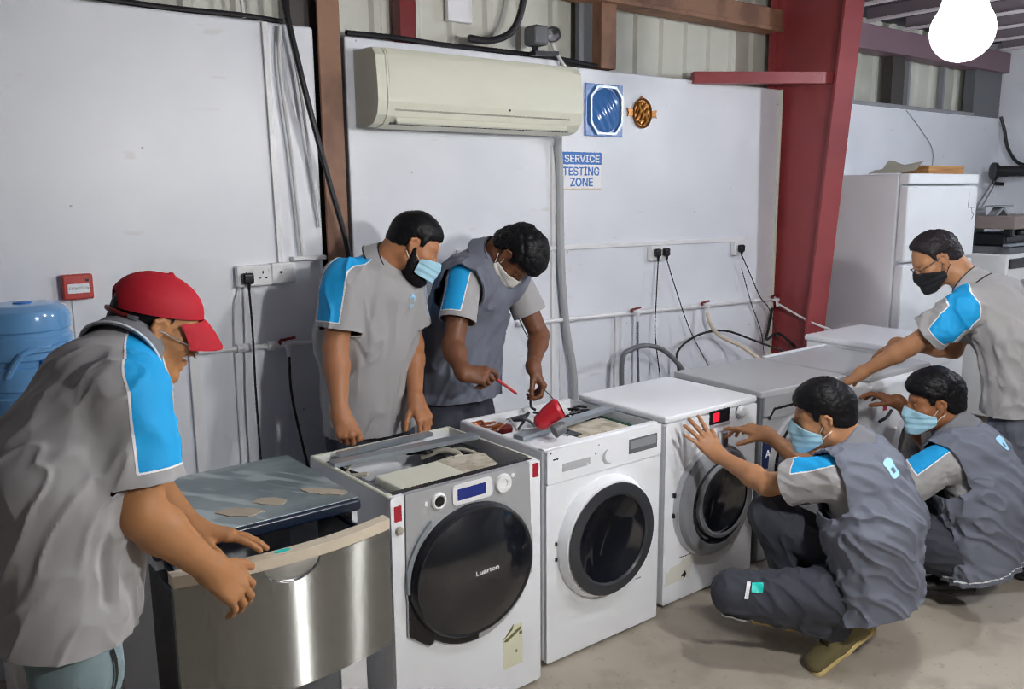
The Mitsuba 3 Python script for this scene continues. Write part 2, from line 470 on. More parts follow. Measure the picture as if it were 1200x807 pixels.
t.part('face', dome, 'm_plastic_film', True, 'glossy blue face')

t = Thing('emblem', 'small round gilded openwork emblem on the wall right of the blue plaque', 'emblem', (3.522, 3.398, 2.182))
t.part('disc', front(lathe([(0.0005, 0.006), (0.070, 0.006), (0.074, 0.0), (0.0005, 0.0)], 40), 0, 0, 0, 0.93, 1.05), 'm_bronze')
ring = [(0.072 * 0.95 * math.cos(a), -0.008, 0.072 * 1.06 * math.sin(a)) for a in np.linspace(0, 2 * math.pi, 40, endpoint=False)]
t.part('rim', tube(ring, 0.006, 8, closed=True), 'm_bronze')
for pts in ([(-.045, -.012, -.03), (-.02, -.012, .01), (-.03, -.012, .045), (-.005, -.012, .06)], [(-.03, -.012, -.05), (0, -.012, -.02), (-.005, -.012, .02), (.02, -.012, .055)],
            [(.0, -.012, -.065), (.03, -.012, -.04), (.02, -.012, 0), (.045, -.012, .03)], [(-.05, -.012, .0), (-.035, -.012, .03)], [(.035, -.012, -.045), (.055, -.012, -.005)], [(-.01, -.012, -.06), (-.03, -.012, -.04)]):
    t.part('scroll', tube(pts, [0.004 + 0.006 * math.sin(math.pi * u) for u in np.linspace(0, 1, len(curve(pts, 10)))], 7), 'm_bronze_light')
for sgn in (-1, 1):
    t.part('wing', front(plate(sg.Polygon([(sgn * 0.068, -0.012), (sgn * 0.115, -0.022), (sgn * 0.106, 0), (sgn * 0.118, 0.022), (sgn * 0.068, 0.014)]), 0.008), 0, -0.001, 0), 'm_bronze')
t.part('crown', front(plate(sg.Polygon([(-0.022, 0.074), (0.022, 0.074), (0.0, 0.094)]), 0.008), 0, -0.001, 0), 'm_bronze')

t = Thing('wall_sign', 'small blue and white TESTING ZONE sign partly behind the grey pipe', 'sign', (3.075, 3.399, 1.865))
t.part('board', rbox(-0.148, -0.005, -0.098, 0.142, 0, 0.098, 0.002), 'm_paper')
t.part('header', rbox(-0.148, -0.0065, 0.034, 0.142, -0.003, 0.098, 0.001), 'm_blue_sign', label='blue header band')
t.part('lettering', front(meshkit.text_mesh('SERVICE', 0.036, 0.001, True), -0.125, -0.0065, 0.047, 1.18), 'm_paper', False, 'white lettering reading SERVICE')
t.part('lettering', front(meshkit.text_mesh('TESTING', 0.042, 0.001, True), -0.135, -0.005, -0.022, 1.02), 'm_blue_sign', False, 'blue lettering reading TESTING')
t.part('lettering', front(meshkit.text_mesh('ZONE', 0.042, 0.001, True), -0.085, -0.005, -0.078, 1.05), 'm_blue_sign', False, 'blue lettering reading ZONE')
t.part('footer', rbox(-0.148, -0.0055, -0.098, 0.142, -0.003, -0.09, 0.0005), 'm_beige')

# electrical conduit and water pipe along the wall
put('conduit', cat(bar((2.27, 3.392, 1.476), (4.47, 3.392, 1.452), 0.018, 0.022)), 'm_conduit')
say('conduit', 'thin white cable trunking along the wall above the wall sockets', 'conduit')


def tap(p, label, kind):
    t = Thing('water_tap', label, 'tap', p)
    t.part('body', cat(tube([(0, 0.0, 0), (0, -0.045, 0)], 0.011, 10, False), tube([(0, -0.03, 0), (0.004, -0.034, -0.045)], 0.009, 10, False), tube([(0, -0.012, 0), (0, -0.012, 0.02)], 0.008, 10, False)), 'm_plastic_white')
    t.part('handle', cat(bar((-0.025, -0.014, 0.024), (0.04, -0.014, 0.03), 0.018, 0.008), bar((-0.03, -0.014, 0.022), (-0.024, -0.014, 0.008), 0.018, 0.006)), 'm_maroon', label='red lever handle')
    return t


t = Thing('water_pipe', 'thin white water pipe running low along the right wall panel', 'pipe')
pz = lambda x: 1.092 - (x - 2.70) * 0.0215
t.part('run', tube([(2.62, 3.375, pz(2.62)), (4.77, 3.375, pz(4.77))], 0.012, 10, False), 'm_conduit')
for xx in (2.96, 3.30, 3.94, 4.55):
    t.part('coupling', tube([(xx, 3.375, pz(xx)), (xx + 0.05, 3.375, pz(xx + .05))], 0.016, 10, False), 'm_plastic_white')
t.part('drop', tube([(3.33, 3.38, pz(3.33)), (3.33, 3.38, 0.2)], 0.008, 8, False), 'm_conduit')
tap((2.70, 3.361, pz(2.70)), 'small water tap with red lever beside the man in the dark vest', 0)
tap((3.445, 3.361, pz(3.445)), 'small water tap with red lever right of the grey wall pipe', 1)
tap((4.05, 3.361, pz(4.05)), 'small water tap with red lever feeding a cream hose', 2)
tap((4.755, 3.361, pz(4.755)), 'small water tap with red lever next to the red column', 3)


def simple(key, label, category, mesh, mat, smooth=35, group=None):
    k = put(key, mesh, mat, smooth)
    say(k, label, category, group)
    return k


def socket(p, n, label):
    t = Thing('wall_socket', label, 'socket', p)
    t.part('plate', rbox(-0.0725 * (n > 1) - 0.043 * (n == 1), -0.035, -0.043, 0.0725 * (n > 1) + 0.043 * (n == 1), 0, 0.043, 0.006), 'm_plastic_white')
    for i in range(n):
        cx = (i - (n - 1) / 2) * 0.07
        t.part('pin_holes', cat(rbox(cx - 0.003, -0.0355, 0.006, cx + 0.003, -0.033, 0.018, 0.0004), rbox(cx - 0.017, -0.0355, -0.014, cx - 0.008, -0.033, -0.009, 0.0004), rbox(cx + 0.008, -0.0355, -0.014, cx + 0.017, -0.033, -0.009, 0.0004)), 'm_black')
        t.part('switch', rbox(cx + 0.022, -0.038, 0.012, cx + 0.031, -0.033, 0.028, 0.002), 'm_plastic_white')
    return t


def plug(p, label, wire, r=0.0035, mat='m_wire_black'):
    t = Thing('power_plug', label, 'plug', p)
    t.part('body', cat(rbox(-0.023, -0.03, -0.024, 0.023, 0, 0.022, 0.01), tube([(0, -0.02, -0.02), (0, -0.02, -0.05)], [0.009, 0.005], 8, False)), 'm_black')
    q = [(0, -0.02, -0.045)] + [tuple(np.array(w_) - np.array(p)) for w_ in wire]
    t.part('cord', tube(q, r, 7), mat)


socket((3.66, 3.40, 1.405), 2, 'double white wall socket with two plugs right of the grey wall pipe')
plug((3.627, 3.367, 1.41), 'black plug in the left half of the double socket right of the grey pipe', [(3.60, 3.33, 1.15), (3.575, 3.31, 0.95), (3.56, 3.25, 0.70)])
plug((3.70, 3.367, 1.41), 'black plug in the right half of the double socket right of the grey pipe', [(3.76, 3.33, 1.2), (3.87, 3.31, 0.95), (3.93, 3.2, 0.72)], 0.003)
socket((4.385, 3.40, 1.40), 1, 'single white wall socket nearest the red column')
plug((4.39, 3.367, 1.40), 'black plug in the single socket nearest the red column', [(4.46, 3.34, 1.25), (4.56, 3.32, 1.08), (4.66, 3.31, 0.98), (4.68, 3.25, 0.75)])
simple('black_cable', 'thin black cable hanging slack under the single socket near the red column', 'cable', tube([(4.40, 3.352, 1.27), (4.50, 3.345, 1.05), (4.63, 3.355, 0.85), (4.66, 3.345, 0.70)], 0.003, 6), 'm_wire_black')
simple('grey_wall_pipe', 'grey pipe running down the wall from the air conditioner', 'pipe',
       tube([(2.80, 3.30, 2.045), (2.855, 3.33, 2.03), (2.885, 3.365, 1.98), (2.90, 3.37, 1.85), (2.91, 3.37, 1.42), (2.945, 3.37, 1.06), (2.995, 3.36, 0.75), (3.0, 3.36, 0.3)], 0.021, 12), 'm_grey_pipe')
simple('wall_trunking', 'straight white vertical trunking behind the grey wall pipe', 'conduit', cube(2.862, 3.385, 0, 2.885, 3.402, 1.99), 'm_conduit', False)
simple('drain_hose', 'grey ribbed drain hose looping behind the white washing machine', 'hose',
       tube([(3.22, 3.15, 0.015), (3.22, 3.2, 0.5), (3.22, 3.22, 0.84), (3.30, 3.23, 0.90), (3.42, 3.22, 0.91), (3.55, 3.2, 0.86), (3.66, 3.15, 0.72), (3.68, 3.1, 0.5)], 0.014, 10), 'm_midgrey')
simple('inlet_hose', 'thin dark inlet hose hanging straight below the second tap', 'hose', tube([(3.449, 3.33, pz(3.445) - .045), (3.445, 3.32, 0.85), (3.44, 3.3, 0.6)], 0.007, 8), 'm_midgrey')
simple('inlet_hose', 'cream hose sagging from the third tap', 'hose', tube([(4.054, 3.33, pz(4.05) - .04), (4.06, 3.31, 0.96), (4.12, 3.28, 0.88), (4.27, 3.22, 0.80), (4.35, 3.1, 0.70)], 0.012, 8), 'm_beige')
simple('inlet_hose', 'black hose curving along the wall below the third tap', 'hose', tube([(3.72, 3.25, 0.70), (3.74, 3.28, 0.83), (3.95, 3.31, 0.90), (4.2, 3.31, 0.90), (4.40, 3.25, 0.83), (4.55, 3.1, 0.75)], 0.007, 8), 'm_rubber')
simple('inlet_hose', 'black hose bunched at the foot of the wall beside the red column', 'hose', tube([(4.75, 3.36, 0.99), (4.69, 3.34, 0.86), (4.62, 3.30, 0.80), (4.72, 3.28, 0.83), (4.80, 3.20, 0.74)], 0.009, 8), 'm_rubber')
simple('white_hose', 'thin white hose slanting down across the red column', 'hose', tube([(4.765, 3.33, 1.02), (4.79, 3.12, 0.93), (4.80, 2.95, 0.885)], 0.007, 8), 'm_conduit')
simple('thin_cable', 'thin black wire hanging down the wall beside the man in the dark vest', 'cable', tube([(2.60, 3.37, 1.18), (2.66, 3.35, 1.04), (2.72, 3.33, 0.96), (2.66, 3.32, 0.85), (2.80, 3.25, 0.66)], 0.0025, 6), 'm_wire_black')

# ---------------------------------------------------------------- on the left wall panel
t = Thing('call_point', 'red emergency call point box on the wall above the water bottles', 'call point', (0.608, 3.40, 1.435))
t.part('box', rbox(-0.05, -0.04, -0.045, 0.05, 0, 0.045, 0.006), 'm_red_box')
t.part('label_plate', rbox(-0.036, -0.042, -0.022, 0.036, -0.035, 0.012, 0.002), 'm_paper', label='white label')
t.part('lettering', front(meshkit.text_mesh('EMERGENCY', 0.010, 0.0006), -0.032, -0.042, -0.009), 'm_ink_grey', False, 'grey lettering')
t.part('catch', rbox(0.026, -0.042, 0.020, 0.036, -0.035, 0.028, 0.001), 'm_dark')
simple('thin_conduit', 'thin white wire running down the wall from the red call point', 'cable', tube([(0.59, 3.398, 1.39), (0.59, 3.398, 0.4)], 0.003, 6, False), 'm_wire_white')
socket((1.262, 3.40, 1.432), 2, 'double white wall socket with a black plug left of the brown column')
t = Thing('switch_box', 'single white switch box at the right end of the double socket', 'switch', (1.379, 3.40, 1.436))
t.part('plate', rbox(-0.044, -0.035, -0.043, 0.06, 0, 0.043, 0.006), 'm_plastic_white')
t.part('knob', front(lathe([(0.0005, 0.004), (0.005, 0.004), (0.005, 0), (0.0005, 0)], 14), -0.005, -0.035, 0.005), 'm_black', label='black dot switch')
plug((1.228, 3.367, 1.425), 'black plug in the double socket left of the brown column', [(1.225, 3.33, 1.2), (1.215, 3.31, 0.95), (1.215, 3.3, 0.6), (1.215, 3.3, 0.3)], 0.0045)
simple('thin_conduit', 'thin white cable hanging beside the black plug cord on the left wall panel', 'cable', tube([(1.20, 3.39, 1.39), (1.17, 3.39, 1.2), (1.165, 3.39, 0.3)], 0.003, 6), 'm_wire_white')
simple('vertical_conduit', 'white vertical trunking from the wall top to the sockets left of the brown column', 'conduit', bar((1.385, 3.392, 1.48), (1.372, 3.392, 2.43), 0.020, 0.014, (0, 1, 0)), 'm_conduit')
simple('plastic_strip', 'short white plastic strip above the sockets left of the brown column', 'strip', rbox(1.43, 3.36, 1.482, 1.58, 3.40, 1.50, 0.004), 'm_conduit')
simple('white_cable', 'white cable curving down the left wall panel right of the vertical trunking', 'cable', tube([(1.43, 3.37, 2.42), (1.42, 3.37, 2.25), (1.45, 3.37, 1.9), (1.475, 3.37, 1.5)], 0.008, 8), 'm_wire_white')
simple('white_cable', 'white cable hanging nearest the brown column', 'cable', tube([(1.46, 3.37, 2.43), (1.50, 3.37, 2.2), (1.53, 3.37, 1.9), (1.565, 3.38, 1.62)], 0.007, 8), 'm_wire_white')
simple('black_cable', 'thick black cable slanting down across the brown column', 'cable', tube([(1.452, 3.40, 2.60), (1.455, 3.345, 2.44), (1.50, 3.31, 2.15), (1.585, 3.31, 1.80), (1.66, 3.32, 1.52), (1.69, 3.33, 1.2)], 0.012, 10), 'm_wire_black')
k = tube([(0.4, 3.42, 2.452), (0.7, 3.41, 2.452), (1.0, 3.42, 2.447), (1.3, 3.41, 2.450), (1.46, 3.42, 2.445)], 0.011, 8)
simple('black_cable', 'black cable lying on the top edge of the left wall panel', 'cable', k, 'm_wire_black')
simple('black_cable', 'black cable lying on the wall top above the air conditioner', 'cable', tube([(1.74, 3.41, 2.43), (2.0, 3.42, 2.435), (2.2, 3.40, 2.425), (2.5, 3.42, 2.43), (2.9, 3.41, 2.425), (3.2, 3.42, 2.41)], 0.012, 8), 'm_wire_black')
simple('black_cable', 'thick black cable rising from the wall top above the air conditioner', 'cable', tube([(2.36, 3.39, 2.465), (2.48, 3.38, 2.465), (2.60, 3.37, 2.52), (2.66, 3.36, 2.66), (2.68, 3.36, 2.9)], 0.017, 10), 'm_wire_black')
simple('white_cable', 'short white cable end standing on the top of the left wall panel', 'cable', tube([(1.30, 3.41, 2.44), (1.29, 3.42, 2.6), (1.29, 3.42, 2.9)], 0.008, 8), 'm_wire_white')
simple('wall_outlet_plate', 'pale square plate high on the cladding above the air conditioner', 'plate', rbox(2.33, 3.515, 2.56, 2.47, 3.54, 2.72, 0.004), 'm_paper')

t = Thing('spot_lamp', 'small dark spot lamp clamped on the wall top above the air conditioner', 'lamp', (2.795, 3.36, 2.50))
t.part('housing', move(rbox(-0.10, -0.05, -0.04, -0.01, 0.05, 0.055, 0.018), 0, 0, 0), 'm_midgrey')
t.part('reflector', trimesh.Trimesh(*(lambda m: (np.stack([m.vertices[:, 0], -m.vertices[:, 2], m.vertices[:, 1]], -1) @ np.array([[.8, -.6, 0], [.6, .8, 0], [0, 0, 1.0]]) + [0.025, -0.03, 0.015], m.faces))(lathe([(0.0005, 0.018), (0.030, 0.022), (0.036, 0.03), (0.040, 0.028), (0.038, 0.0), (0.025, -0.04), (0.0005, -0.04)], 24)), process=False), 'm_chrome')
t.part('bracket', cat(bar((-0.06, 0, -0.04), (-0.06, 0.02, -0.085), 0.03, 0.008), bar((-0.08, 0.0, -0.075), (0.07, 0.0, -0.065), 0.05, 0.02)), 'm_dark')
t.part('cord', tube([(0.035, -0.01, -0.01), (0.06, 0, -0.04), (0.09, -0.01, -0.09), (0.12, -0.02, -0.13)], 0.009, 8), 'm_wire_white')

# ribbed low pipe, taps and hanging things by the left socket
t = Thing('low_water_pipe', 'white water pipe running low on the left wall panel', 'pipe')
t.part('run', tube([(0.75, 3.375, 1.155), (1.58, 3.375, 1.125)], 0.011, 10, False), 'm_conduit')
t.part('coupling', tube([(1.17, 3.37, 1.142), (1.25, 3.37, 1.139)], 0.018, 10, False), 'm_plastic_white')
t.part('coupling', tube([(1.30, 3.37, 1.137), (1.33, 3.37, 1.136)], 0.02, 10, False), 'm_plastic_white')
t = tap((1.37, 3.360, 1.134), 'water tap with dark handle on the left wall panel behind the bearded man', 4)
simple('inlet_hose', 'thin black hose hanging from the tap behind the bearded man', 'hose', tube([(1.374, 3.33, 1.09), (1.37, 3.32, 0.95), (1.39, 3.32, 0.8), (1.42, 3.3, 0.6)], 0.006, 8), 'm_rubber')
simple('vertical_conduit', 'grey vertical strip on the left wall panel right of the man in the red cap', 'conduit', cube(0.985, 3.383, 0.0, 1.02, 3.402, 1.14), 'm_conduit', False)

# ---------------------------------------------------------------- far right: freezer, cooker and press
t = Thing('fridge', 'tall white upright fridge behind the man with glasses', 'fridge', (5.19, 2.75, 0))
t.part('body', rbox(0, 0.04, 0.03, 0.93, 0.64, 1.85, 0.012), 'm_enamel')
t.part('door', rbox(0, -0.03, 1.30, 0.93, 0.035, 1.775, 0.015), 'm_enamel', label='upper freezer door')
t.part('door', rbox(0, -0.03, 0.08, 0.93, 0.035, 1.285, 0.015), 'm_enamel', label='lower door')
t.part('top_trim', rbox(0, -0.03, 1.785, 0.93, 0.04, 1.852, 0.01), 'm_enamel')
t.part('marking', cat(front(plate(sg.LineString([(0, 0.1), (0, 0.0), (0.05, 0.0)]).buffer(0.004), 0.0006), 0.80, -0.03, 1.63), front(plate(sg.LineString([(0.09, 0.03), (0.05, 0.03), (0.06, 0.0), (0.09, -0.02), (0.06, -0.05)]).buffer(0.004), 0.0006), 0.80, -0.03, 1.60)), 'm_ink_grey', False, 'hand written grey mark reading L5')
simple('wood_block', 'light wood block lying on top of the fridge', 'wood', rbox(5.50, 2.76, 1.853, 5.98, 2.95, 1.905, 0.004), 'm_wood')
v, f = np.meshgrid(np.linspace(0, 1, 24), np.linspace(0, 1, 16))
sh = np.stack([5.22 + 0.27 * v, 2.78 + 0.25 * f, 1.856 + 0.07 * v ** 1.5 + 0.02 * np.sin(9 * v + 5 * f) * v], -1).reshape(-1, 3)
ii, jj = np.meshgrid(np.arange(15), np.arange(23), indexing='ij')
q = np.stack([ii * 24 + jj, ii * 24 + jj + 1, (ii + 1) * 24 + jj + 1, (ii + 1) * 24 + jj], -1).reshape(-1, 4)
simple('paper_sheet', 'crumpled pale sheet lifting off the fridge top left of the wood block', 'sheet', (sh, np.vstack([q[:, [0, 1, 2]], q[:, [0, 2, 3]]])), 'm_insulation', True)

t = Thing('cooker', 'white cooker with a black display strip at the far right', 'cooker', (6.43, 2.62, 0))
t.part('body', rbox(0, 0.0, 0.1, 0.95, 0.33, 1.29, 0.012), 'm_plastic_white')
t.part('display', rbox(0.03, -0.012, 1.19, 0.93, 0.02, 1.26, 0.004), 'm_black', label='black display strip')
t.part('oven_door', rbox(0.25, -0.02, 0.55, 0.93, 0.01, 1.10, 0.01), 'm_grey')
t.part('inner_rack', rbox(0.32, -0.035, 0.70, 0.9, -0.015, 0.98, 0.01), 'm_paper')
t.part('drawer_front', rbox(0.25, -0.02, 0.3, 0.93, 0.01, 0.5, 0.006), 'm_dark', label='black lower drawer')
t = Thing('press', 'grey and black bench press standing on the cooker at the far right', 'press', (6.45, 2.64, 1.29))
t.part('base', rbox(0.06, 0, 0.0, 0.75, 0.3, 0.05, 0.01), 'm_midgrey')
t.part('motor', rbox(0.10, 0.05, 0.05, 0.70, 0.28, 0.15, 0.02), 'm_dark')
t.part('rail', rbox(0.0, -0.02, 0.055, 0.75, 0.03, 0.075, 0.005), 'm_zinc')
t.part('clamp', cat(rbox(0.06, 0.0, 0.12, 0.12, 0.06, 0.2, 0.01), rbox(0.2, 0.0, 0.13, 0.4, 0.1, 0.18, 0.02)), 'm_black')
t.part('platen', rbox(-0.02, -0.05, 0.18, 0.75, 0.29, 0.27, 0.008), 'm_platen', label='brown grey upper platen')
t.part('funnel', cat(rbox(0.06, 0.1, 0.33, 0.30, 0.2, 0.345, 0.004), bar((0.08, 0.15, 0.27), (0.18, 0.15, 0.33), 0.06, 0.02), bar((0.28, 0.15, 0.27), (0.18, 0.15, 0.33), 0.06, 0.02)), 'm_grey')
t = Thing('machine_stand', 'grey stepped metal stand beside the press', 'stand', (6.64, 2.97, 0))
t.part('column', rbox(0, 0, 0.0, 0.2, 0.25, 1.60, 0.006), 'm_grey')
t.part('step', rbox(-0.07, 0, 0.0, 0.02, 0.22, 1.26, 0.006), 'm_grey')
t.part('cap', rbox(-0.02, -0.02, 1.60, 0.15, 0.2, 1.62, 0.004), 'm_grey')
t.part('knob', rbox(-0.05, -0.02, 1.44, 0.0, 0.03, 1.48, 0.012), 'm_zinc')
t = Thing('black_pipe', 'black flanged pipe sticking out from the wall at the far right', 'pipe')
t.part('tube', tube([(7.6, 3.257, 1.895), (7.94, 2.95, 1.90)], 0.045, 16, False), 'm_rubber')
t.part('flange', tube([(7.585, 3.27, 1.895), (7.605, 3.252, 1.895)], 0.072, 20, False), 'm_black')
t.part('hook', tube([(7.6, 3.25, 1.85), (7.59, 3.25, 1.80), (7.64, 3.2, 1.79)], 0.016, 8), 'm_black')
simple('black_cable', 'black cable hanging from the high beam to the black flanged pipe', 'cable', tube([(7.88, 3.37, 2.36), (7.9, 3.34, 2.25), (7.9, 3.30, 2.10), (7.9, 3.22, 1.98), (7.9, 3.12, 1.94)], 0.014, 8), 'm_wire_black')
simple('white_rod', 'pair of thin rods slanting on the wall right of the fridge', 'rod', cat(tube([(7.5, 3.388, 1.50), (7.93, 3.385, 1.86)], 0.007, 6, False), tube([(7.56, 3.388, 1.46), (7.93, 3.385, 1.80)], 0.006, 6, False)), 'm_ink_grey')
simple('thin_cable', 'thin pale wire looping down the wall panel right of the red column', 'cable', tube([(6.35, 3.395, 2.34), (6.6, 3.395, 2.2), (6.8, 3.395, 2.05), (6.8, 3.395, 1.85)], 0.003, 6), 'm_ink_grey')


# ---------------------------------------------------------------- washing machines
H = 0.845


def ring_door(t, cx, cz, R, y, rim, glass, bulge=0.05, tilt=0.0):
    """A porthole door: a lathed rim and a bowl of dark glass."""
    rimp = [(R * 0.70, 0.012), (R * 0.74, bulge * 0.95), (R * 0.80, bulge), (R * 0.93, bulge * 0.8), (R, bulge * 0.25), (R, -0.01), (R * 0.7, -0.01)]
    t.part('door_ring', front(lathe(rimp, 72), cx, y, cz), rim)
    gl = [(0.0005, bulge * 0.2), (R * 0.3, bulge * 0.24), (R * 0.55, bulge * 0.55), (R * 0.68, bulge * 0.92), (R * 0.76, bulge * 0.98), (R * 0.76, -0.005), (0.0005, -0.005)]
    return t.part('door_glass', front(lathe(gl, 72), cx, y, cz), glass, label='dark round door glass')


def feet(t, w, d):
    for a in (0.06, w - 0.06):
        for b in (0.06, d - 0.06):
            t.part('foot', move(lathe([(0.0005, 0), (0.022, 0), (0.022, 0.012), (0.012, 0.02), (0.0005, 0.02)], 14), a, b, 0), 'm_rubber')


def shell(w, d, z0, h, wall=0.012):
    return rbox(0, 0, z0, w, d, h, 0.012) - cube(wall, 0.03, z0 + 0.02, w - wall, d - 0.02, h + 0.1)


def sticker(t, name, x0, z0, x1, z1, y, mat, label=None, th=0.0012):
    return t.part(name, rbox(x0, y - th, z0, x1, y + 0.002, z1, 0.0005), mat, label=label)


# --- the washing machine with the big black door, top taken off
D = 0.54
t = Thing('washing_machine', 'white washing machine with grey front and big black door, its top taken off', 'washing machine', (1.189, 2.186, 0), 0.022)
t.part('cabinet', shell(0.60, D, 0.015, H), 'm_side')
fr = rrect(0.0, 0.0, 0.60, H - 0.015, 0.012)
arc = sg.Point(0.305, 0.52).buffer(0.262, quad_segs=40)
panel = sg.Polygon([(0.052, H - 0.012), (0.548, H - 0.012), (0.560, 0.43), (0.12, 0.30), (0.044, 0.36)]).union(arc).intersection(sg.box(0.042, 0.2, 0.562, H))
t.part('front_cover', front(plate(fr.difference(panel.buffer(0.003)), 0.018), 0, 0.0, 0.015), 'm_enamel')
t.part('front_panel', front(plate(panel, 0.022), 0, 0.0, 0.012), 'm_fascia', label='metallic grey front panel')
door_plate = arc.buffer(-0.004).union(sg.box(0.05, 0.40, 0.2, 0.60).union(sg.Polygon([(0.05, 0.41), (0.05, 0.36), (0.13, 0.30), (0.2, 0.41)]))).intersection(panel.buffer(-0.005)).intersection(sg.box(0, 0, 0.32, 0.60))
t.part('door_surround', front(plate(door_plate, 0.003), 0, -0.0215, 0.012), 'm_black', label='glossy black surround of the door')
gl = [(0.0005, 0.075), (0.06, 0.073), (0.12, 0.064), (0.17, 0.05), (0.21, 0.034), (0.228, 0.026), (0.228, 0.0), (0.0005, 0.0)]
t.part('door_glass', front(lathe(gl, 80), 0.300, -0.0245, 0.530, 1.0, 0.93), 'm_glass_dark', label='big bulging black glass door')
t.part('door_ring', front(lathe([(0.224, 0.0), (0.226, 0.03), (0.234, 0.032), (0.243, 0.02), (0.246, 0.0)], 80), 0.300, -0.022, 0.530, 1.0, 0.93), 'm_dark', label='black rim of the door')
t.part('lettering', front(meshkit.text_mesh('Luarton', 0.017, 0.0008, True), 0.255, -0.1005, 0.545, 1.15, 0.8), 'm_paper', False, 'white lettering on the door')
t.part('door_grip', front(plate(sg.Point(0.30, 0.533).buffer(0.262, quad_segs=40).difference(sg.Point(0.30, 0.533).buffer(0.247, quad_segs=40)).intersection(sg.box(0.045, 0.52, 0.14, 0.74)), 0.012), 0, -0.020, 0), 'm_zinc', label='metal grip at the door edge')
t.part('hinge_pocket', front(plate(sg.Polygon([(0.057, 0.50), (0.057, 0.62), (0.075, 0.65), (0.12, 0.655), (0.085, 0.60), (0.075, 0.55), (0.068, 0.50)]), 0.004), 0, -0.021, 0), 'm_chrome', label='shiny pocket beside the door')
t.part('green_tag', front(plate(sg.Polygon([(0.059, 0.51), (0.084, 0.51), (0.087, 0.54), (0.061, 0.545)]), 0.002), 0, -0.0245, 0), 'm_green_pcb', label='green tag')  # reflection beside the door, laid on as a green plate
t.part('start_button_ring', front(lathe([(0.018, 0), (0.018, 0.009), (0.022, 0.011), (0.028, 0.006), (0.029, 0)], 36), 0.172, -0.021, 0.797), 'm_plastic_white')
t.part('start_button', front(lathe([(0.0005, 0.012), (0.015, 0.011), (0.018, 0.007), (0.018, 0), (0.0005, 0)], 30), 0.172, -0.021, 0.797), 'm_black', label='black round button')
t.part('display_frame', front(plate(rrect(0.225, 0.766, 0.385, 0.834, 0.016), 0.006), 0, -0.021, 0), 'm_plastic_white')
t.part('display', front(plate(rrect(0.243, 0.782, 0.355, 0.820, 0.003), 0.002), 0, -0.0268, 0), 'm_blue_display', label='dark blue display')
t.part('dial', front(lathe([(0.0005, 0.005), (0.014, 0.005), (0.016, 0.011), (0.03, 0.011), (0.034, 0.005), (0.034, 0), (0.0005, 0)], 40), 0.432, -0.021, 0.797), 'm_plastic_white', label='white dial')
for dx in (0.125, 0.475):
    t.part('small_button', front(lathe([(0.0005, 0.004), (0.007, 0.004), (0.008, 0)], 16), dx, -0.021, 0.786 + (0.03 if dx > .4 else 0.012)), 'm_plastic_white')
for a, z in ((0.012, 0.765), (0.566, 0.785)):
    t.part('lock_tag', front(plate(rrect(a, z, a + 0.026, z + 0.05, 0.003), 0.0015), 0, -0.018, 0), 'm_red_sticker', label='red tag on the white corner')
t.part('lock_knob', front(lathe([(0.0005, 0.01), (0.012, 0.009), (0.014, 0)], 20), 0.027, -0.018, 0.735), 'm_insulation')
t.part('top_rail', rbox(0.02, 0.0, H - 0.012, 0.58, 0.03, H + 0.002, 0.004), 'm_black')
t.part('cross_bar', bar((0.01, 0.385, H + 0.006), (0.590, 0.345, H + 0.006), 0.05, 0.016), 'm_zinc', label='grey metal bar across the open top')
t.part('cross_bar', bar((0.08, 0.475, H + 0.003), (0.48, 0.488, H + 0.003), 0.032, 0.014), 'm_zinc', label='grey metal bar across the open top')
t.part('rim', shell(0.602, D + 0.002, H - 0.018, H + 0.001, 0.014) - cube(0.014, 0.028, 0, 0.588, D - 0.02, 2), 'm_cream', label='cream inner edge of the open top')
t.part('counterweight', move(rbox(0.10, 0.06, H - 0.07, 0.36, 0.26, H - 0.022, 0.01), 0, 0, 0), 'm_cream', label='cream slab inside the open top')
t.part('cover_sheet', front(plate(sg.Polygon([(0.30, 0.0), (0.50, 0.02), (0.54, 0.16), (0.42, 0.20), (0.30, 0.18)]), 0.012), 0, 0, 0).apply_transform(trimesh.transformations.rotation_matrix(-math.pi / 2, [1, 0, 0])).apply_translation([0, 0.07, H - 0.035]), 'm_counterweight', label='worn beige cover')
t.part('tub', trimesh.Trimesh(*(lambda m: (np.stack([0.30 + m.vertices[:, 0], 0.10 + m.vertices[:, 2], 0.48 + m.vertices[:, 1]], -1), m.faces))(lathe([(0.0005, 0), (0.255, 0.0), (0.262, 0.02), (0.262, 0.36), (0.0005, 0.38)], 48)), process=False), 'm_midgrey')
t.part('dispenser', rbox(0.03, 0.05, H - 0.10, 0.10, 0.45, H - 0.045, 0.01), 'm_midgrey')
t.part('control_box', rbox(0.42, 0.30, H - 0.12, 0.57, 0.47, H - 0.03, 0.008), 'm_dark')
for m_ in (tube([(0.05, 0.45, H - .03), (0.08, 0.40, H - .015), (0.05, 0.34, H - .03), (0.09, 0.28, H - .02)], 0.008, 7), tube([(0.38, 0.40, H - .05), (0.44, 0.34, H - .02), (0.47, 0.28, H - .03), (0.42, 0.25, H - .03)], 0.011, 7), tube([(0.46, 0.36, H - .03), (0.50, 0.30, H - .02), (0.53, 0.22, H - .03)], 0.006, 7)):
    t.part('pale_wire', m_, 'm_insulation', label='loose pale wire inside')
for m_ in (tube([(0.03, 0.48, H - .02), (0.06, 0.44, H - .01), (0.05, 0.38, H - .02), (0.08, 0.33, H - .03)], 0.006, 6), tube([(0.33, 0.42, H - .03), (0.38, 0.36, H - .02), (0.42, 0.38, H - .03)], 0.007, 6)):
    t.part('black_wire', m_, 'm_wire_black', label='loose black wire inside')
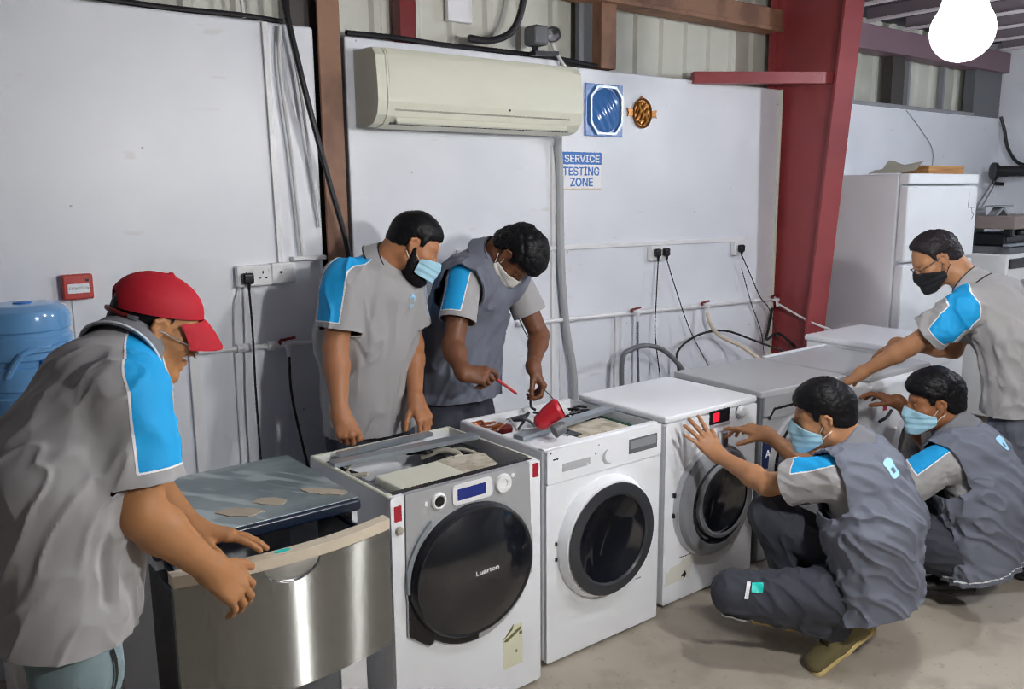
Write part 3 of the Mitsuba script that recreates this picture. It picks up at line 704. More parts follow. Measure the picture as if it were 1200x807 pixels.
lab = front(plate(sg.Polygon([(0.43, 0.12), (0.43, 0.235), (0.47, 0.275), (0.515, 0.275), (0.515, 0.12)]), 0.0012), 0, -0.0175, -0.01)
t.part('old_label', lab, 'm_old_label', label='torn yellowed label')
t.part('label_crease', cat(front(plate(sg.Polygon([(0.43, 0.228), (0.505, 0.262), (0.505, 0.252), (0.445, 0.222)]), 0.002), 0, -0.0185, -0.01), front(plate(sg.Polygon([(0.43, 0.235), (0.475, 0.28), (0.47, 0.262)]), 0.002), 0, -0.0185, -0.01), front(plate(sg.box(0.50, 0.232, 0.512, 0.245), 0.002), 0, -0.0185, -0.01), front(plate(sg.box(0.484, 0.17, 0.49, 0.18), 0.002), 0, -0.0185, -0.01)), 'm_label_dark', False)
feet(t, 0.60, D)

# --- the white washing machine with the open top
t = Thing('washing_machine', 'white washing machine with round dark door, its top off and a red part on it', 'washing machine', (1.859, 2.248, 0))
t.part('cabinet', shell(0.60, D, 0.015, H), 'm_enamel')
hole = sg.Point(0.30, 0.455).buffer(0.20, quad_segs=40)
t.part('front_cover', front(plate(rrect(0.003, 0.0, 0.597, 0.715 - 0.015, 0.006).difference(sa.translate(hole, 0, -0.015)), 0.014), 0, 0.0, 0.015), 'm_enamel')
t.part('control_panel', front(plate(rrect(0.003, 0.0, 0.597, H - 0.718, 0.008), 0.019), 0, 0.0, 0.718), 'm_enamel')
ring_door(t, 0.295, 0.452, 0.243, -0.014, 'm_enamel', 'm_glass_dark', 0.05)
dk = [(0.222, 0.049), (0.214, 0.053), (0.180, 0.056), (0.172, 0.05), (0.172, 0.04), (0.222, 0.04)]
t.part('dark_rim', front(lathe(dk, 72), 0.295, -0.014, 0.452), 'm_porthole', label='dark grey inner rim')
t.part('hinge', cat(rbox(0.043, -0.022, 0.475, 0.05, -0.012, 0.49, 0.002), rbox(0.043, -0.022, 0.415, 0.05, -0.012, 0.43, 0.002)), 'm_black')
t.part('display', front(plate(sg.box(0.415, 0.755, 0.570, 0.812), 0.003), 0, -0.019, 0).apply_translation([0, 0, 0]), 'm_midgrey', label='grey display window')
t.part('display_shade', front(plate(sg.box(0.420, 0.772, 0.565, 0.806), 0.001), 0, -0.0215, 0), 'm_grey')
t.part('drawer_handle', front(plate(sg.Polygon([(0.075, 0.755), (0.075, 0.785), (0.21, 0.785), (0.21, 0.755), (0.195, 0.768), (0.195, 0.755)]), 0.002), 0, -0.019, 0), 'm_grey_top', label='shallow drawer grip')
t.part('dial_mark', front(plate(sg.Point(0.305, 0.768).buffer(0.03).difference(sg.Point(0.316, 0.771).buffer(0.03)), 0.004), 0, -0.019, 0), 'm_grey_top', label='crescent shaped dial mark')
t.part('badge', rbox(0.03, -0.0205, 0.806, 0.055, -0.018, 0.811, 0.0005), 'm_black', label='tiny black mark')
for a, z in ((0.24, 0.79), (0.255, 0.822), (0.02, 0.835)):
    t.part('screw', front(lathe([(0.0005, 0.001), (0.003, 0.001), (0.003, 0)], 10), a, -0.019, z), 'm_black')
t.part('filter_mark', rbox(0.47, -0.0155, 0.215, 0.50, -0.013, 0.220, 0.0005), 'm_ink_grey')
t.part('rim', rbox(0.003, 0.0, H - 0.004, 0.597, 0.028, H + 0.003, 0.003), 'm_enamel')
t.part('cross_bar', bar((0.015, 0.165, H + 0.008), (0.585, 0.265, H + 0.008), 0.05, 0.016), 'm_zinc', label='grey metal bar across the open top')
t.part('tub', trimesh.Trimesh(*(lambda m: (np.stack([0.30 + m.vertices[:, 0], 0.10 + m.vertices[:, 2], 0.48 + m.vertices[:, 1]], -1), m.faces))(lathe([(0.0005, 0), (0.255, 0.0), (0.262, 0.02), (0.262, 0.36), (0.0005, 0.38)], 48)), process=False), 'm_midgrey')
t.part('counterweight', rbox(0.25, 0.07, H - 0.09, 0.52, 0.25, H - 0.015, 0.015), 'm_counterweight', label='beige counterweight')
t.part('dispenser', rbox(0.02, 0.04, H - 0.08, 0.24, 0.30, H - 0.012, 0.008), 'm_enamel')
t.part('motor_block', rbox(0.20, 0.10, H - 0.05, 0.29, 0.20, H - 0.012, 0.01), 'm_dark', label='dark block')
t.part('circuit_board', rbox(0.53, 0.12, H - 0.06, 0.575, 0.38, H - 0.03, 0.004), 'm_green_pcb', label='green circuit board')
t.part('valve', rbox(0.48, 0.22, H - 0.045, 0.52, 0.30, H - 0.015, 0.01), 'm_black')
t.part('red_valve', rbox(0.10, 0.38, H - 0.05, 0.16, 0.44, H - 0.015, 0.012), 'm_maroon', label='dark red valve')
rng = np.random.default_rng(5)
for nm, mat, n, rad in (('black_wire', 'm_wire_black', 7, 0.006), ('copper_wire', 'm_copper', 4, 0.005), ('white_wire', 'm_wire_white', 4, 0.005)):
    ms = []
    for q in range(n):
        if nm == 'copper_wire':
            a = np.array([0.04 + 0.05 * rng.random(), 0.38 + 0.08 * rng.random()])
        elif nm == 'white_wire':
            a = np.array([0.12 + 0.2 * rng.random(), 0.28 + 0.14 * rng.random()])
        else:
            a = np.array([0.10 + 0.42 * rng.random(), 0.36 + 0.10 * rng.random()])
        pts = [(a[0], a[1], H - 0.05)]
        for s in range(3):
            a = np.clip(a + (rng.random(2) - 0.5) * [0.2, 0.12], [0.03, 0.26], [0.57, 0.49])
            pts.append((a[0], a[1], H - 0.02 + 0.018 * rng.random()))
        ms.append(tube(pts, rad, 6))
    for m_ in ms:
        t.part(nm, m_, mat, label=nm.split('_')[0] + ' wire inside the open top')
feet(t, 0.60, D)
# red part standing in it
t = Thing('red_pump', 'red plastic pump part lying on the open white washing machine', 'pump', (1.992, 2.375, H + 0.018))
pp = np.array([(-0.035, 0.028, 0.022), (-0.012, 0.01, 0.050), (0.016, -0.012, 0.080), (0.036, -0.028, 0.094)])
t.part('body', tube(pp, np.interp(np.linspace(0, 1, 31), [0, .12, .5, .85, 1], [0.020, 0.032, 0.038, 0.042, 0.036]), 18), 'm_red_plastic')
t.part('motor', tube([(-0.012, -0.045, 0.012), (0.015, -0.05, 0.022), (0.03, -0.055, 0.025)], [*np.linspace(0.026, 0.022, 21)], 14), 'm_midgrey', label='grey motor')
t.part('ring', tube([(0.040, -0.031, 0.094), (0.052, -0.040, 0.100)], 0.032, 16, False), 'm_plastic_white', label='white ring')

# --- the white washing machine at which the crouching man works
t = Thing('washing_machine', 'white washing machine with a red lit display that the crouching man touches', 'washing machine', (2.537, 2.276, 0))
t.part('cabinet', rbox(0.0, 0.012, 0.015, 0.60, D, H - 0.032, 0.006), 'm_side')
t.part('lid', rbox(-0.002, 0.0, H - 0.03, 0.602, D, H, 0.01), 'm_enamel')
t.part('front_cover', front(plate(rrect(0.0, 0.0, 0.60, H - 0.05, 0.008).difference(sg.Point(0.30, 0.41).buffer(0.19, quad_segs=40)), 0.014), 0, 0.014, 0.015), 'm_enamel')
ring_door(t, 0.305, 0.425, 0.245, 0.0, 'm_grey', 'm_glass_dark', 0.055)
t.part('door_rim', front(lathe([(0.238, 0.0), (0.240, 0.022), (0.247, 0.024), (0.252, 0.012), (0.253, 0.0)], 72), 0.305, 0.0, 0.425), 'm_silver', label='silver rim of the door')
t.part('gasket', front(lathe([(0.150, 0.058), (0.160, 0.062), (0.172, 0.058), (0.172, 0.04), (0.150, 0.04)], 64), 0.325, 0.0, 0.435), 'm_grey')
t.part('door_handle', rbox(0.325, -0.03, 0.655, 0.372, 0.0, 0.73, 0.010), 'm_chrome', label='shiny door handle')
t.part('hinge', cat(rbox(0.048, -0.012, 0.49, 0.06, 0.004, 0.51, 0.003), rbox(0.048, -0.012, 0.40, 0.06, 0.004, 0.42, 0.003)), 'm_black')
t.part('display', rbox(0.27, -0.006, 0.765, 0.40, 0.002, 0.825, 0.002), 'm_black', label='black display')
t.part('display_bezel', rbox(0.275, -0.008, 0.752, 0.405, 0.002, 0.764, 0.002), 'm_silver')
k = t.part('display_digit', rbox(0.285, -0.0068, 0.775, 0.330, -0.005, 0.815, 0.0004), 'm_red_led', label='red lit digit')
scene[f'{t.key}__{k}']['emitter'] = {'type': 'area', 'radiance': {'type': 'rgb', 'value': [0.45, 0.01, 0.02]}}
t.part('dial', front(lathe([(0.0005, 0.016), (0.02, 0.014), (0.026, 0.006), (0.027, 0)], 32), 0.485, 0.0, 0.792), 'm_enamel')
t.part('dial_mark', front(plate(sg.Point(0.478, 0.79).buffer(0.032).difference(sg.Point(0.484, 0.79).buffer(0.031)), 0.002), 0, 0.0, 0), 'm_midgrey')
t.part('start_switch', rbox(0.20, -0.005, 0.748, 0.245, 0.001, 0.754, 0.002), 'm_dark')
pl = sg.Polygon([(0.02, 0.24), (0.028, 0.18), (0.05, 0.20), (0.06, 0.19), (0.10, 0.20), (0.16, 0.21), (0.20, 0.215), (0.20, 0.27), (0.02, 0.60)])
t.part('peeling_film', front(plate(sg.Polygon([(0.006, 0.17), (0.03, 0.155), (0.045, 0.175), (0.10, 0.18), (0.13, 0.20), (0.20, 0.205), (0.20, 0.225), (0.12, 0.25), (0.05, 0.36), (0.006, 0.42)]), 0.0015), 0, 0.0, 0), 'm_paper', label='peeling white film with a ragged edge')
t.part('bare_patch', front(plate(sg.Polygon([(0.012, 0.10), (0.17, 0.10), (0.20, 0.21), (0.02, 0.20)]), 0.0008), 0, 0.0, 0), 'm_bare', label='bare patch under the torn film')
t.part('filter_mark', front(plate(sg.Polygon([(0.115, 0.115), (0.14, 0.14), (0.15, 0.12), (0.135, 0.10), (0.13, 0.115)]), 0.001), 0, 0.0, 0), 'm_dark')
t.part('filter_slot', rbox(0.10, -0.003, 0.205, 0.18, 0.001, 0.209, 0.001), 'm_midgrey')
feet(t, 0.60, D)

# --- the grey one with the energy label
t = Thing('washing_machine', 'grey washing machine with an energy label and a black porthole ring', 'washing machine', (3.20, 2.30, 0), -0.07)
t.part('cabinet', rbox(0.0, 0.012, 0.015, 0.62, 0.56, H - 0.02, 0.008), 'm_silver')
t.part('side_strip', rbox(-0.003, 0.0, 0.02, 0.02, 0.03, H - 0.02, 0.006), 'm_midgrey')
t.part('lid', rbox(-0.004, -0.004, H - 0.03, 0.624, 0.565, H + 0.004, 0.008), 'm_grey_top', label='flat grey top')
t.part('front_cover', front(plate(rrect(0.02, 0.0, 0.62, 0.70, 0.008).difference(sg.Point(0.32, 0.46).buffer(0.18, quad_segs=40)), 0.012), 0, 0.012, 0.015), 'm_silver')
t.part('control_panel', front(plate(rrect(0.02, 0.0, 0.62, H - 0.75, 0.006), 0.018), 0, 0.012, 0.725), 'm_silver')
t.part('drawer_front', front(plate(sg.Polygon([(0.05, 0.712), (0.085, 0.757), (0.30, 0.762), (0.33, 0.74), (0.30, 0.718)]), 0.004), 0, -0.006, 0), 'm_silver')
t.part('drawer_edge', front(plate(sg.LineString([(0.05, 0.712), (0.085, 0.757), (0.29, 0.762)]).buffer(0.005, cap_style=2), 0.005), 0, -0.006, 0), 'm_black', label='black drawer edge')
t.part('drawer_tag', front(plate(sg.Polygon([(0.265, 0.745), (0.335, 0.775), (0.325, 0.72), (0.30, 0.71)]), 0.002), 0, -0.011, 0), 'm_paper', label='white triangular tag')
t.part('energy_label', front(plate(sg.box(0.022, 0.47, 0.095, 0.66), 0.001), 0, 0.0, 0), 'm_energy', label='dark blue energy label')
t.part('lettering', front(meshkit.text_mesh('A', 0.035, 0.0008, True), 0.045, -0.001, 0.595), 'm_paper', False, 'white letter A')
t.part('lettering', front(meshkit.text_mesh('A', 0.035, 0.0008, True), 0.045, -0.001, 0.525), 'm_paper', False, 'white letter A')
ring_door(t, 0.33, 0.47, 0.235, 0.0, 'm_black', 'm_glass_dark', 0.06)
t.part('door_rim', front(lathe([(0.215, 0.03), (0.218, 0.056), (0.226, 0.055), (0.232, 0.03)], 72), 0.33, 0.0, 0.47), 'm_chrome', label='chrome rim of the door')
t.part('outer_ring', front(lathe([(0.232, 0.0), (0.236, 0.018), (0.256, 0.014), (0.262, 0.0)], 72), 0.33, 0.0, 0.47), 'm_silver')
feet(t, 0.62, 0.56)

# --- the white one under the hands of the man with glasses
t = Thing('washing_machine', 'white washing machine with grey top under the hands of the man with glasses', 'washing machine', (3.885, 2.14, 0))
t.part('cabinet', rbox(0.0, 0.0, 0.015, 0.60, 0.66, H - 0.02, 0.05), 'm_enamel')
t.part('lid', rbox(0.0, 0.02, H - 0.03, 0.60, 0.66, H, 0.008), 'm_grey_top', label='flat grey top')
ring_door(t, 0.33, 0.46, 0.22, 0.0, 'm_enamel', 'm_glass_dark', 0.06)
t.part('tag', front(plate(rrect(0.10, 0.66, 0.135, 0.715, 0.004), 0.002), 0, 0.0, 0), 'm_red_sticker', label='red tag')
t.part('handle', tube([(0.05, -0.012, 0.615), (0.10, -0.02, 0.63), (0.16, -0.012, 0.655)], 0.008, 8), 'm_dark', label='dark lever')
t.part('rear_trim', rbox(-0.0, 0.64, H - 0.0, 0.60, 0.66, H + 0.012, 0.004), 'm_enamel')
feet(t, 0.60, 0.60)
# --- the farthest
t = Thing('washing_machine', 'white washing machine with a white top, last in the row beside the fridge', 'washing machine', (4.50, 2.33, 0))
t.part('cabinet', rbox(0.0, 0.0, 0.015, 0.60, 0.60, H + 0.02, 0.012), 'm_enamel')
t.part('lid', rbox(-0.012, -0.01, H + 0.01, 0.612, 0.612, H + 0.05, 0.015), 'm_enamel')
ring_door(t, 0.30, 0.44, 0.22, 0.0, 'm_enamel', 'm_glass_dark', 0.05)
t.part('control_panel', rbox(0.02, -0.006, 0.74, 0.58, 0.01, 0.84, 0.006), 'm_enamel')
feet(t, 0.60, 0.60)

# ---------------------------------------------------------------- dishwasher with the drawer pulled out
t = Thing('dishwasher', 'stainless steel dishwasher with its front drawer pulled out by the man in the red cap', 'dishwasher', (0.525, 2.25, 0))
w, d = 0.595, 0.54
t.part('cabinet', (rbox(0, 0.0, 0.10, w, d, H - 0.03, 0.006) - cube(0.02, -0.1, 0.42, w - 0.02, d - 0.04, H - 0.034)), 'm_side')
t.part('top_plate', rbox(-0.005, -0.005, H - 0.012, w + 0.005, d, H, 0.004), 'm_dish_top', label='scuffed grey metal top')
t.part('top_edge', rbox(-0.006, -0.018, H - 0.04, w + 0.006, 0.012, H - 0.003, 0.01), 'm_navy', label='dark blue front edge of the top')
blobs = [[(0.085, 0.11), (0.10, 0.135), (0.13, 0.12), (0.15, 0.085), (0.165, 0.045), (0.15, 0.025), (0.12, 0.05), (0.10, 0.08)],
         [(0.215, 0.135), (0.255, 0.135), (0.30, 0.10), (0.32, 0.06), (0.275, 0.05), (0.235, 0.085)],
         [(0.33, 0.145), (0.355, 0.165), (0.395, 0.135), (0.405, 0.10), (0.385, 0.08), (0.345, 0.115)],
         [(0.49, 0.165), (0.53, 0.135), (0.57, 0.085), (0.585, 0.05), (0.56, 0.045), (0.52, 0.09), (0.495, 0.13)]]
for b in blobs:
    poly = sg.Polygon(b).buffer(0.006).simplify(0.002)
    pts = np.array(poly.segmentize(0.008).exterior.coords)
    pts = pts + (meshkit.noise(np.c_[pts * 60, pts[:, :1] * 0], 3)[:, None] - 0.5) * 0.008
    t.part('putty_patch', move(plate(sg.Polygon(pts).buffer(0), 0.003), 0, 0, H - 0.0005), 'm_putty', label='dried beige putty patch')
for a, b in (((0.02, 0.09), (0.05, 0.05)), ((0.0, 0.05), (0.03, 0.02))):
    t.part('putty_smear', move(plate(sg.LineString([a, b]).buffer(0.012), 0.002), 0, 0, H - 0.0005), 'm_putty')
t.part('tub', rbox(0.03, -0.17, 0.44, w - 0.03, 0.20, H - 0.075, 0.02) - rbox(0.045, -0.155, 0.455, w - 0.045, 0.25, H + 0.1, 0.02), 'm_navy', label='dark blue drawer tub')
for m_ in (rbox(0.022, -0.16, H - 0.085, 0.034, 0.28, H - 0.065, 0.003), rbox(w - 0.034, -0.16, H - 0.085, w - 0.022, 0.28, H - 0.065, 0.003)):
    t.part('slide', m_, 'm_chrome', label='bright slide rail')
# bowed drawer front
n = 40
xs = np.linspace(0, 1, n)
bow = lambda u: -0.175 - 0.045 * (1 - (2 * u - 1) ** 2)


def bowed(z0, z1, y_off, th, x0=-0.005, x1=w + 0.012, nz=2):
    """A bowed slab: outside at bow + y_off, th thick."""
    zs = np.linspace(z0, z1, nz)
    out = np.array([[x0 + (x1 - x0) * u, bow(u) + y_off, z] for z in zs for u in xs])
    inn = out + [0, th, 0]
    v = np.vstack([out, inn])
    i, j = np.meshgrid(np.arange(nz - 1), np.arange(n - 1), indexing='ij')
    q = np.stack([i * n + j, i * n + j + 1, (i + 1) * n + j + 1, (i + 1) * n + j], -1).reshape(-1, 4)
    m = len(out)
    side = [[a, a + m, b + m, b] for a, b in [(k_, k_ + 1) for k_ in range(n - 1)]] + [[(nz - 1) * n + k_ + 1, (nz - 1) * n + k_ + 1 + m, (nz - 1) * n + k_ + m, (nz - 1) * n + k_] for k_ in range(n - 1)]
    side += [[k_ * n, (k_ + 1) * n, (k_ + 1) * n + m, k_ * n + m] for k_ in range(nz - 1)] + [[k_ * n + n - 1, k_ * n + n - 1 + m, (k_ + 1) * n + n - 1 + m, (k_ + 1) * n + n - 1] for k_ in range(nz - 1)]
    q = np.vstack([q, q[:, ::-1] + m, side])
    return trimesh.Trimesh(v, np.vstack([q[:, [0, 1, 2]], q[:, [0, 2, 3]]]), process=False)


fm = bowed(0.435, 0.795, 0.0, 0.02, nz=8)
scoop = mf(fm) - m3.Manifold.sphere(1.0, 48).scale([0.085, 0.025, 0.06]).translate([0.29, -0.225, 0.80])
scoop = tm(scoop)
k = f'{t.key}__drawer_front'
sv = trimesh.graph.smooth_shade(trimesh.Trimesh(scoop.vertices, scoop.faces, process=True), angle=math.radians(30), facet_minarea=None)
mv = move(sv, *t.at)
scene[k] = mikit.ply(mv, 'm_steel', smooth=True, uv=np.stack([sv.vertices[:, 0], sv.vertices[:, 2]], -1))
labels[k] = {'label': 'brushed stainless steel drawer front'}
t.part('scoop', trimesh.Trimesh(*(lambda m: (m.vertices * [0.084, 0.018, 0.059] + [0.29, -0.208, 0.80], m.faces))(trimesh.creation.icosphere(4)), process=False).slice_plane([0, 0, 0.796], [0, 0, -1]), 'm_chrome', label='shiny finger scoop under the strip')
cap = bowed(0.795, 0.826, -0.004, 0.040)
t.part('cap_strip', cap, 'm_beige', label='beige strip along the top of the drawer')
u = (0.803 - 0.525 + 0.005) / (w + 0.017)
el = sa.scale(sg.Point(0, 0).buffer(1, quad_segs=10), 0.022, 0.010)
t.part('indicator', move(plate(el, 0.001), 0.272, bow(0.455) + 0.022, 0.8258), 'm_teal', label='turquoise oval indicator')
t.part('screw', move(plate(sg.Point(0, 0).buffer(0.0025), 0.001), 0.40, bow(0.66) + 0.03, 0.8258), 'm_black')
t.part('lower_drawer', rbox(0.0, -0.012, 0.11, w, 0.0, 0.415, 0.004), 'm_midgrey', label='dark lower front')
t.part('corner_post', rbox(w - 0.09, -0.02, 0.0, w, 0.0, 0.40, 0.004), 'm_plastic_white')
t.part('side_panel', rbox(-0.004, -0.16, 0.10, 0.024, 0.06, H - 0.07, 0.004), 'm_dark', label='black drawer side')
feet(t, w, d)

# ---------------------------------------------------------------- water bottles at the left
def water_bottle(z, label):
    t = Thing('water_bottle', label, 'water bottle', (0.392, 3.10, z), group='blue water bottles')
    R = 0.135
    pr = [(0.0005, 0.0), (R - 0.02, 0.0), (R - 0.004, 0.008), (R, 0.025), (R, 0.09), (R - 0.008, 0.096), (R - 0.008, 0.112), (R, 0.118), (R, 0.185), (R - 0.008, 0.191), (R - 0.008, 0.207), (R, 0.213), (R, 0.275), (R - 0.006, 0.282), (R - 0.006, 0.296), (R, 0.302), (R, 0.34), (R - 0.008, 0.362), (R - 0.03, 0.376), (0.09, 0.380), (0.0005, 0.381)]
    t.part('shell', lathe(pr, 64), 'm_bottle')
    t.part('grip', move(rbox(0.015, -R - 0.006, 0.10, 0.05, -R + 0.03, 0.215, 0.01), 0, 0, 0), 'm_blue_sign', label='dark blue grip recess')
    t.part('handle', tube([(-0.075, -0.112, 0.165), (-0.03, -0.138, 0.235), (0.05, -0.132, 0.245), (0.10, -0.10, 0.25)], 0.010, 8), 'm_bottle')
    t.part('bung', lathe([(0.0005, 0.385), (0.026, 0.385), (0.028, 0.379), (0.03, 0.375)], 20), 'm_blue_sign')


water_bottle(1.040, 'blue plastic water bottle, upper one of the stack at the left edge')
water_bottle(0.655, 'blue plastic water bottle, lower one of the stack at the left edge')
t = Thing('water_dispenser', 'white water dispenser cabinet carrying the stacked blue bottles', 'water dispenser', (0.392, 3.10, 0))
t.part('cabinet', rbox(-0.16, -0.16, 0.02, 0.16, 0.16, 0.64, 0.02), 'm_plastic_white')
t.part('top_ring', lathe([(0.0005, 0.64), (0.14, 0.64), (0.145, 0.65), (0.13, 0.656), (0.0005, 0.656)], 48), 'm_plastic_white')
t.part('door', rbox(-0.13, -0.168, 0.06, 0.13, -0.155, 0.42, 0.006), 'm_plastic_white')

# ================================================================ people: smooth implicit bodies
F4 = np.float32


def V(*a):
    return np.array(a, F4)


def unit(v):
    v = np.asarray(v, float)
    return v / (np.linalg.norm(v) + 1e-12)


def smin(a, b, k):
    h = np.maximum(k - np.abs(a - b), 0) / k
    return np.minimum(a, b) - h * h * k * 0.25


def smax(a, b, k):
    return -smin(-a, -b, k)


def cone(a, b, r1, r2):
    a, b = V(*a), V(*b)
    d = b - a
    L2 = float(d @ d) + 1e-9

    def fn(P):
        q = P - a
        t = np.clip(q @ d / L2, 0, 1)
        return np.linalg.norm(q - t[:, None] * d, axis=1) - (r1 + (r2 - r1) * t)
    fn.box = (np.minimum(a - r1, b - r2), np.maximum(a + r1, b + r2))
    return fn


def slab(a, b, r1, r2, lat, e1, e2=None):
    """A cone of elliptic section: lat is the direction that is e times wider."""
    e2 = e1 if e2 is None else e2
    a, b = V(*a), V(*b)
    d = b - a
    L2 = float(d @ d) + 1e-9
    lat = V(*unit(np.asarray(lat) - d * (np.asarray(lat) @ d) / L2))

    def fn(P):
        q = P - a
        t = np.clip(q @ d / L2, 0, 1)
        q = q - t[:, None] * d
        y = q @ lat
        e = e1 + (e2 - e1) * t
        rad = r1 + (r2 - r1) * t
        q2 = q - y[:, None] * lat
        k0 = np.sqrt((y / e) ** 2 + (q2 * q2).sum(1)) + 1e-6
        k1 = np.sqrt((y / e ** 2) ** 2 + (q2 * q2).sum(1)) + 1e-6
        return k0 * (k0 - rad) / k1
    R = max(r1 * e1, r2 * e2)
    fn.box = (np.minimum(a, b) - R, np.maximum(a, b) + R)
    return fn


def ell(c, r, fr=None):
    c, r = V(*c), V(*r)
    fr = np.eye(3, dtype=F4) if fr is None else np.asarray(fr, F4)

    def fn(P):
        q = (P - c) @ fr
        k0 = np.linalg.norm(q / r, axis=1) + 1e-6
        k1 = np.linalg.norm(q / r ** 2, axis=1) + 1e-9
        return k0 * (k0 - 1) / k1
    R = float(r.max())
    fn.box = (c - R, c + R)
    return fn


def stump(a, b, r1, r2, end):
    """A cone cut flat across, end metres from a."""
    c = cone(a, b, r1, r2)
    a_, u = V(*a), V(*unit(np.asarray(b) - np.asarray(a)))

    def fn(P):
        return np.maximum(c(P), (P - a_) @ u - F4(end))
    fn.box = c.box
    return fn


class Blend:
    """A smooth union of shapes; far away it only gives the distance to its box."""

    def __init__(self, items, k=0.02, pad=0.05):
        self.items = [(i if isinstance(i, tuple) else (i, k)) for i in items]
        lo = np.min([i[0].box[0] for i in self.items], 0)
        hi = np.max([i[0].box[1] for i in self.items], 0)
        self.box, self.pad = (lo, hi), pad

    def __call__(self, P):
        lo, hi = self.box
        d = np.linalg.norm(np.maximum(np.maximum(lo - P, P - hi), 0), axis=1)
        out = d + F4(0.02)
        near = d < self.pad
        if near.any():
            Q = P[near]
            v = None
            for f, k in self.items:
                w = f(Q)
                v = w if v is None else smin(v, w, k) if k > 0 else np.minimum(v, w)
            out[near] = v
        return out


def surface(fn, h, box=None, margin=0.02, B=8):
    """Surface nets of fn = 0, evaluated only in blocks near the surface. Returns (vertices, triangles)."""
    lo, hi = (np.asarray(b, float) for b in (box or fn.box))
    lo, hi = lo - margin, hi + margin
    nb = np.maximum(np.ceil((hi - lo) / (h * B)).astype(int), 1)
    N = nb * B + 1
    gi = np.stack(np.meshgrid(*[np.arange(k) for k in nb], indexing='ij'), -1).reshape(-1, 3)
    cen = (lo + (gi + 0.5) * B * h).astype(F4)
    dc = fn(cen)
    vol = np.empty(N, F4)
    sgn = np.where(dc < 0, F4(-1), F4(1)).reshape(nb)
    vol[:-1, :-1, :-1] = np.repeat(np.repeat(np.repeat(sgn, B, 0), B, 1), B, 2)
    vol[-1], vol[:, -1], vol[:, :, -1] = 1, 1, 1
    act = np.nonzero(np.abs(dc) < B * h * 1.25)[0]
    off = np.stack(np.meshgrid(*[np.arange(B + 1)] * 3, indexing='ij'), -1).reshape(-1, 3)
    for s in range(0, len(act), 400):
        g = gi[act[s:s + 400]][:, None] * B + off[None]
        g = g.reshape(-1, 3)
        vol[g[:, 0], g[:, 1], g[:, 2]] = fn((lo + g * h).astype(F4))
    ins = vol < 0
    c = np.zeros(np.array(ins.shape) - 1, np.int8)
    for a, b, d in np.ndindex(2, 2, 2):
        c += ins[a:a + c.shape[0], b:b + c.shape[1], d:d + c.shape[2]]
    cells = np.argwhere((c > 0) & (c < 8))
    ids = np.full(c.shape, -1, np.int32)
    ids[tuple(cells.T)] = np.arange(len(cells))
    corner = np.array(list(np.ndindex(2, 2, 2)))
    val = np.stack([vol[tuple((cells + k).T)] for k in corner], 1)
    acc, cnt = np.zeros((len(cells), 3)), np.zeros(len(cells))
    for i in range(8):
        for j in range(i + 1, 8):
            if np.abs(corner[i] - corner[j]).sum() == 1:
                x = (val[:, i] < 0) != (val[:, j] < 0)
                t = val[x, i] / (val[x, i] - val[x, j])
                acc[x] += corner[i] + t[:, None] * (corner[j] - corner[i])
                cnt[x] += 1
    verts = lo + (cells + acc / cnt[:, None]) * h
    quads = []
    for ax in range(3):
        o1, o2 = [np.eye(3, dtype=int)[(ax + k) % 3] for k in (1, 2)]
        sl = [slice(1, -1)] * 3
        sl[ax] = slice(0, -1)
        a = ins[tuple(sl)]
        sl2 = list(sl)
        sl2[ax] = slice(1, None)
        b = ins[tuple(sl2)]
        e = np.argwhere(a != b)
        flip = a[tuple(e.T)]
        base = e + np.where(np.arange(3) == ax, 0, 1)
        q = np.stack([ids[tuple((base - o).T)] for o in (o1 * 0, o1, o1 + o2, o2)], 1)
        q[~flip] = q[~flip][:, ::-1]
        quads.append(q)
    q = np.vstack(quads)
    q = q[(q >= 0).all(1)]
    return verts, np.vstack([q[:, [0, 1, 2]], q[:, [0, 2, 3]]])


def clip_mesh(v, f, s):
    """Keeps the part where s (per vertex) <= 0; cuts the triangles along s = 0."""
    s = np.where(np.abs(s) < 1e-7, -1e-7, s)
    k = s <= 0
    n = k[f].sum(1)
    full = f[n == 3]
    out, nv = [full], [v]
    edges = {}
    one, two = f[n == 1], f[n == 2]

    def rot(tri, want):
        r = tri.copy()
        for _ in range(2):
            bad = k[r[:, 0]] != want
            r[bad] = np.roll(r[bad], -1, 1)
        return r
    one, two = rot(one, True), rot(two, False)
    pairs = np.vstack([one[:, [0, 1]], one[:, [0, 2]], two[:, [0, 1]], two[:, [0, 2]]])
    if len(pairs) == 0:
        used, inv = np.unique(full, return_inverse=True)
        return v[used], inv.reshape(-1, 3)
    ps = np.sort(pairs, 1)
    ue, inv = np.unique(ps, axis=0, return_inverse=True)
    inv = inv.ravel()
    t = s[ue[:, 0]] / (s[ue[:, 0]] - s[ue[:, 1]])
    new = v[ue[:, 0]] + t[:, None] * (v[ue[:, 1]] - v[ue[:, 0]])
    idx = inv + len(v)
    a, b = len(one), len(two)
    e1, e2, e3, e4 = idx[:a], idx[a:2 * a], idx[2 * a:2 * a + b], idx[2 * a + b:]
    out.append(np.stack([one[:, 0], e1, e2], 1))
    out.append(np.stack([e3, two[:, 1], two[:, 2]], 1))
    out.append(np.stack([e3, two[:, 2], e4], 1))
    vv, ff = np.vstack([v, new]), np.vstack(out)
    used, inv = np.unique(ff, return_inverse=True)
    return vv[used], inv.reshape(-1, 3)


def normals(v, f):
    n = np.zeros_like(v)
    fn = np.cross(v[f[:, 1]] - v[f[:, 0]], v[f[:, 2]] - v[f[:, 0]])
    for k in range(3):
        np.add.at(n, f[:, k], fn)
    return n / (np.linalg.norm(n, axis=1, keepdims=True) + 1e-15)


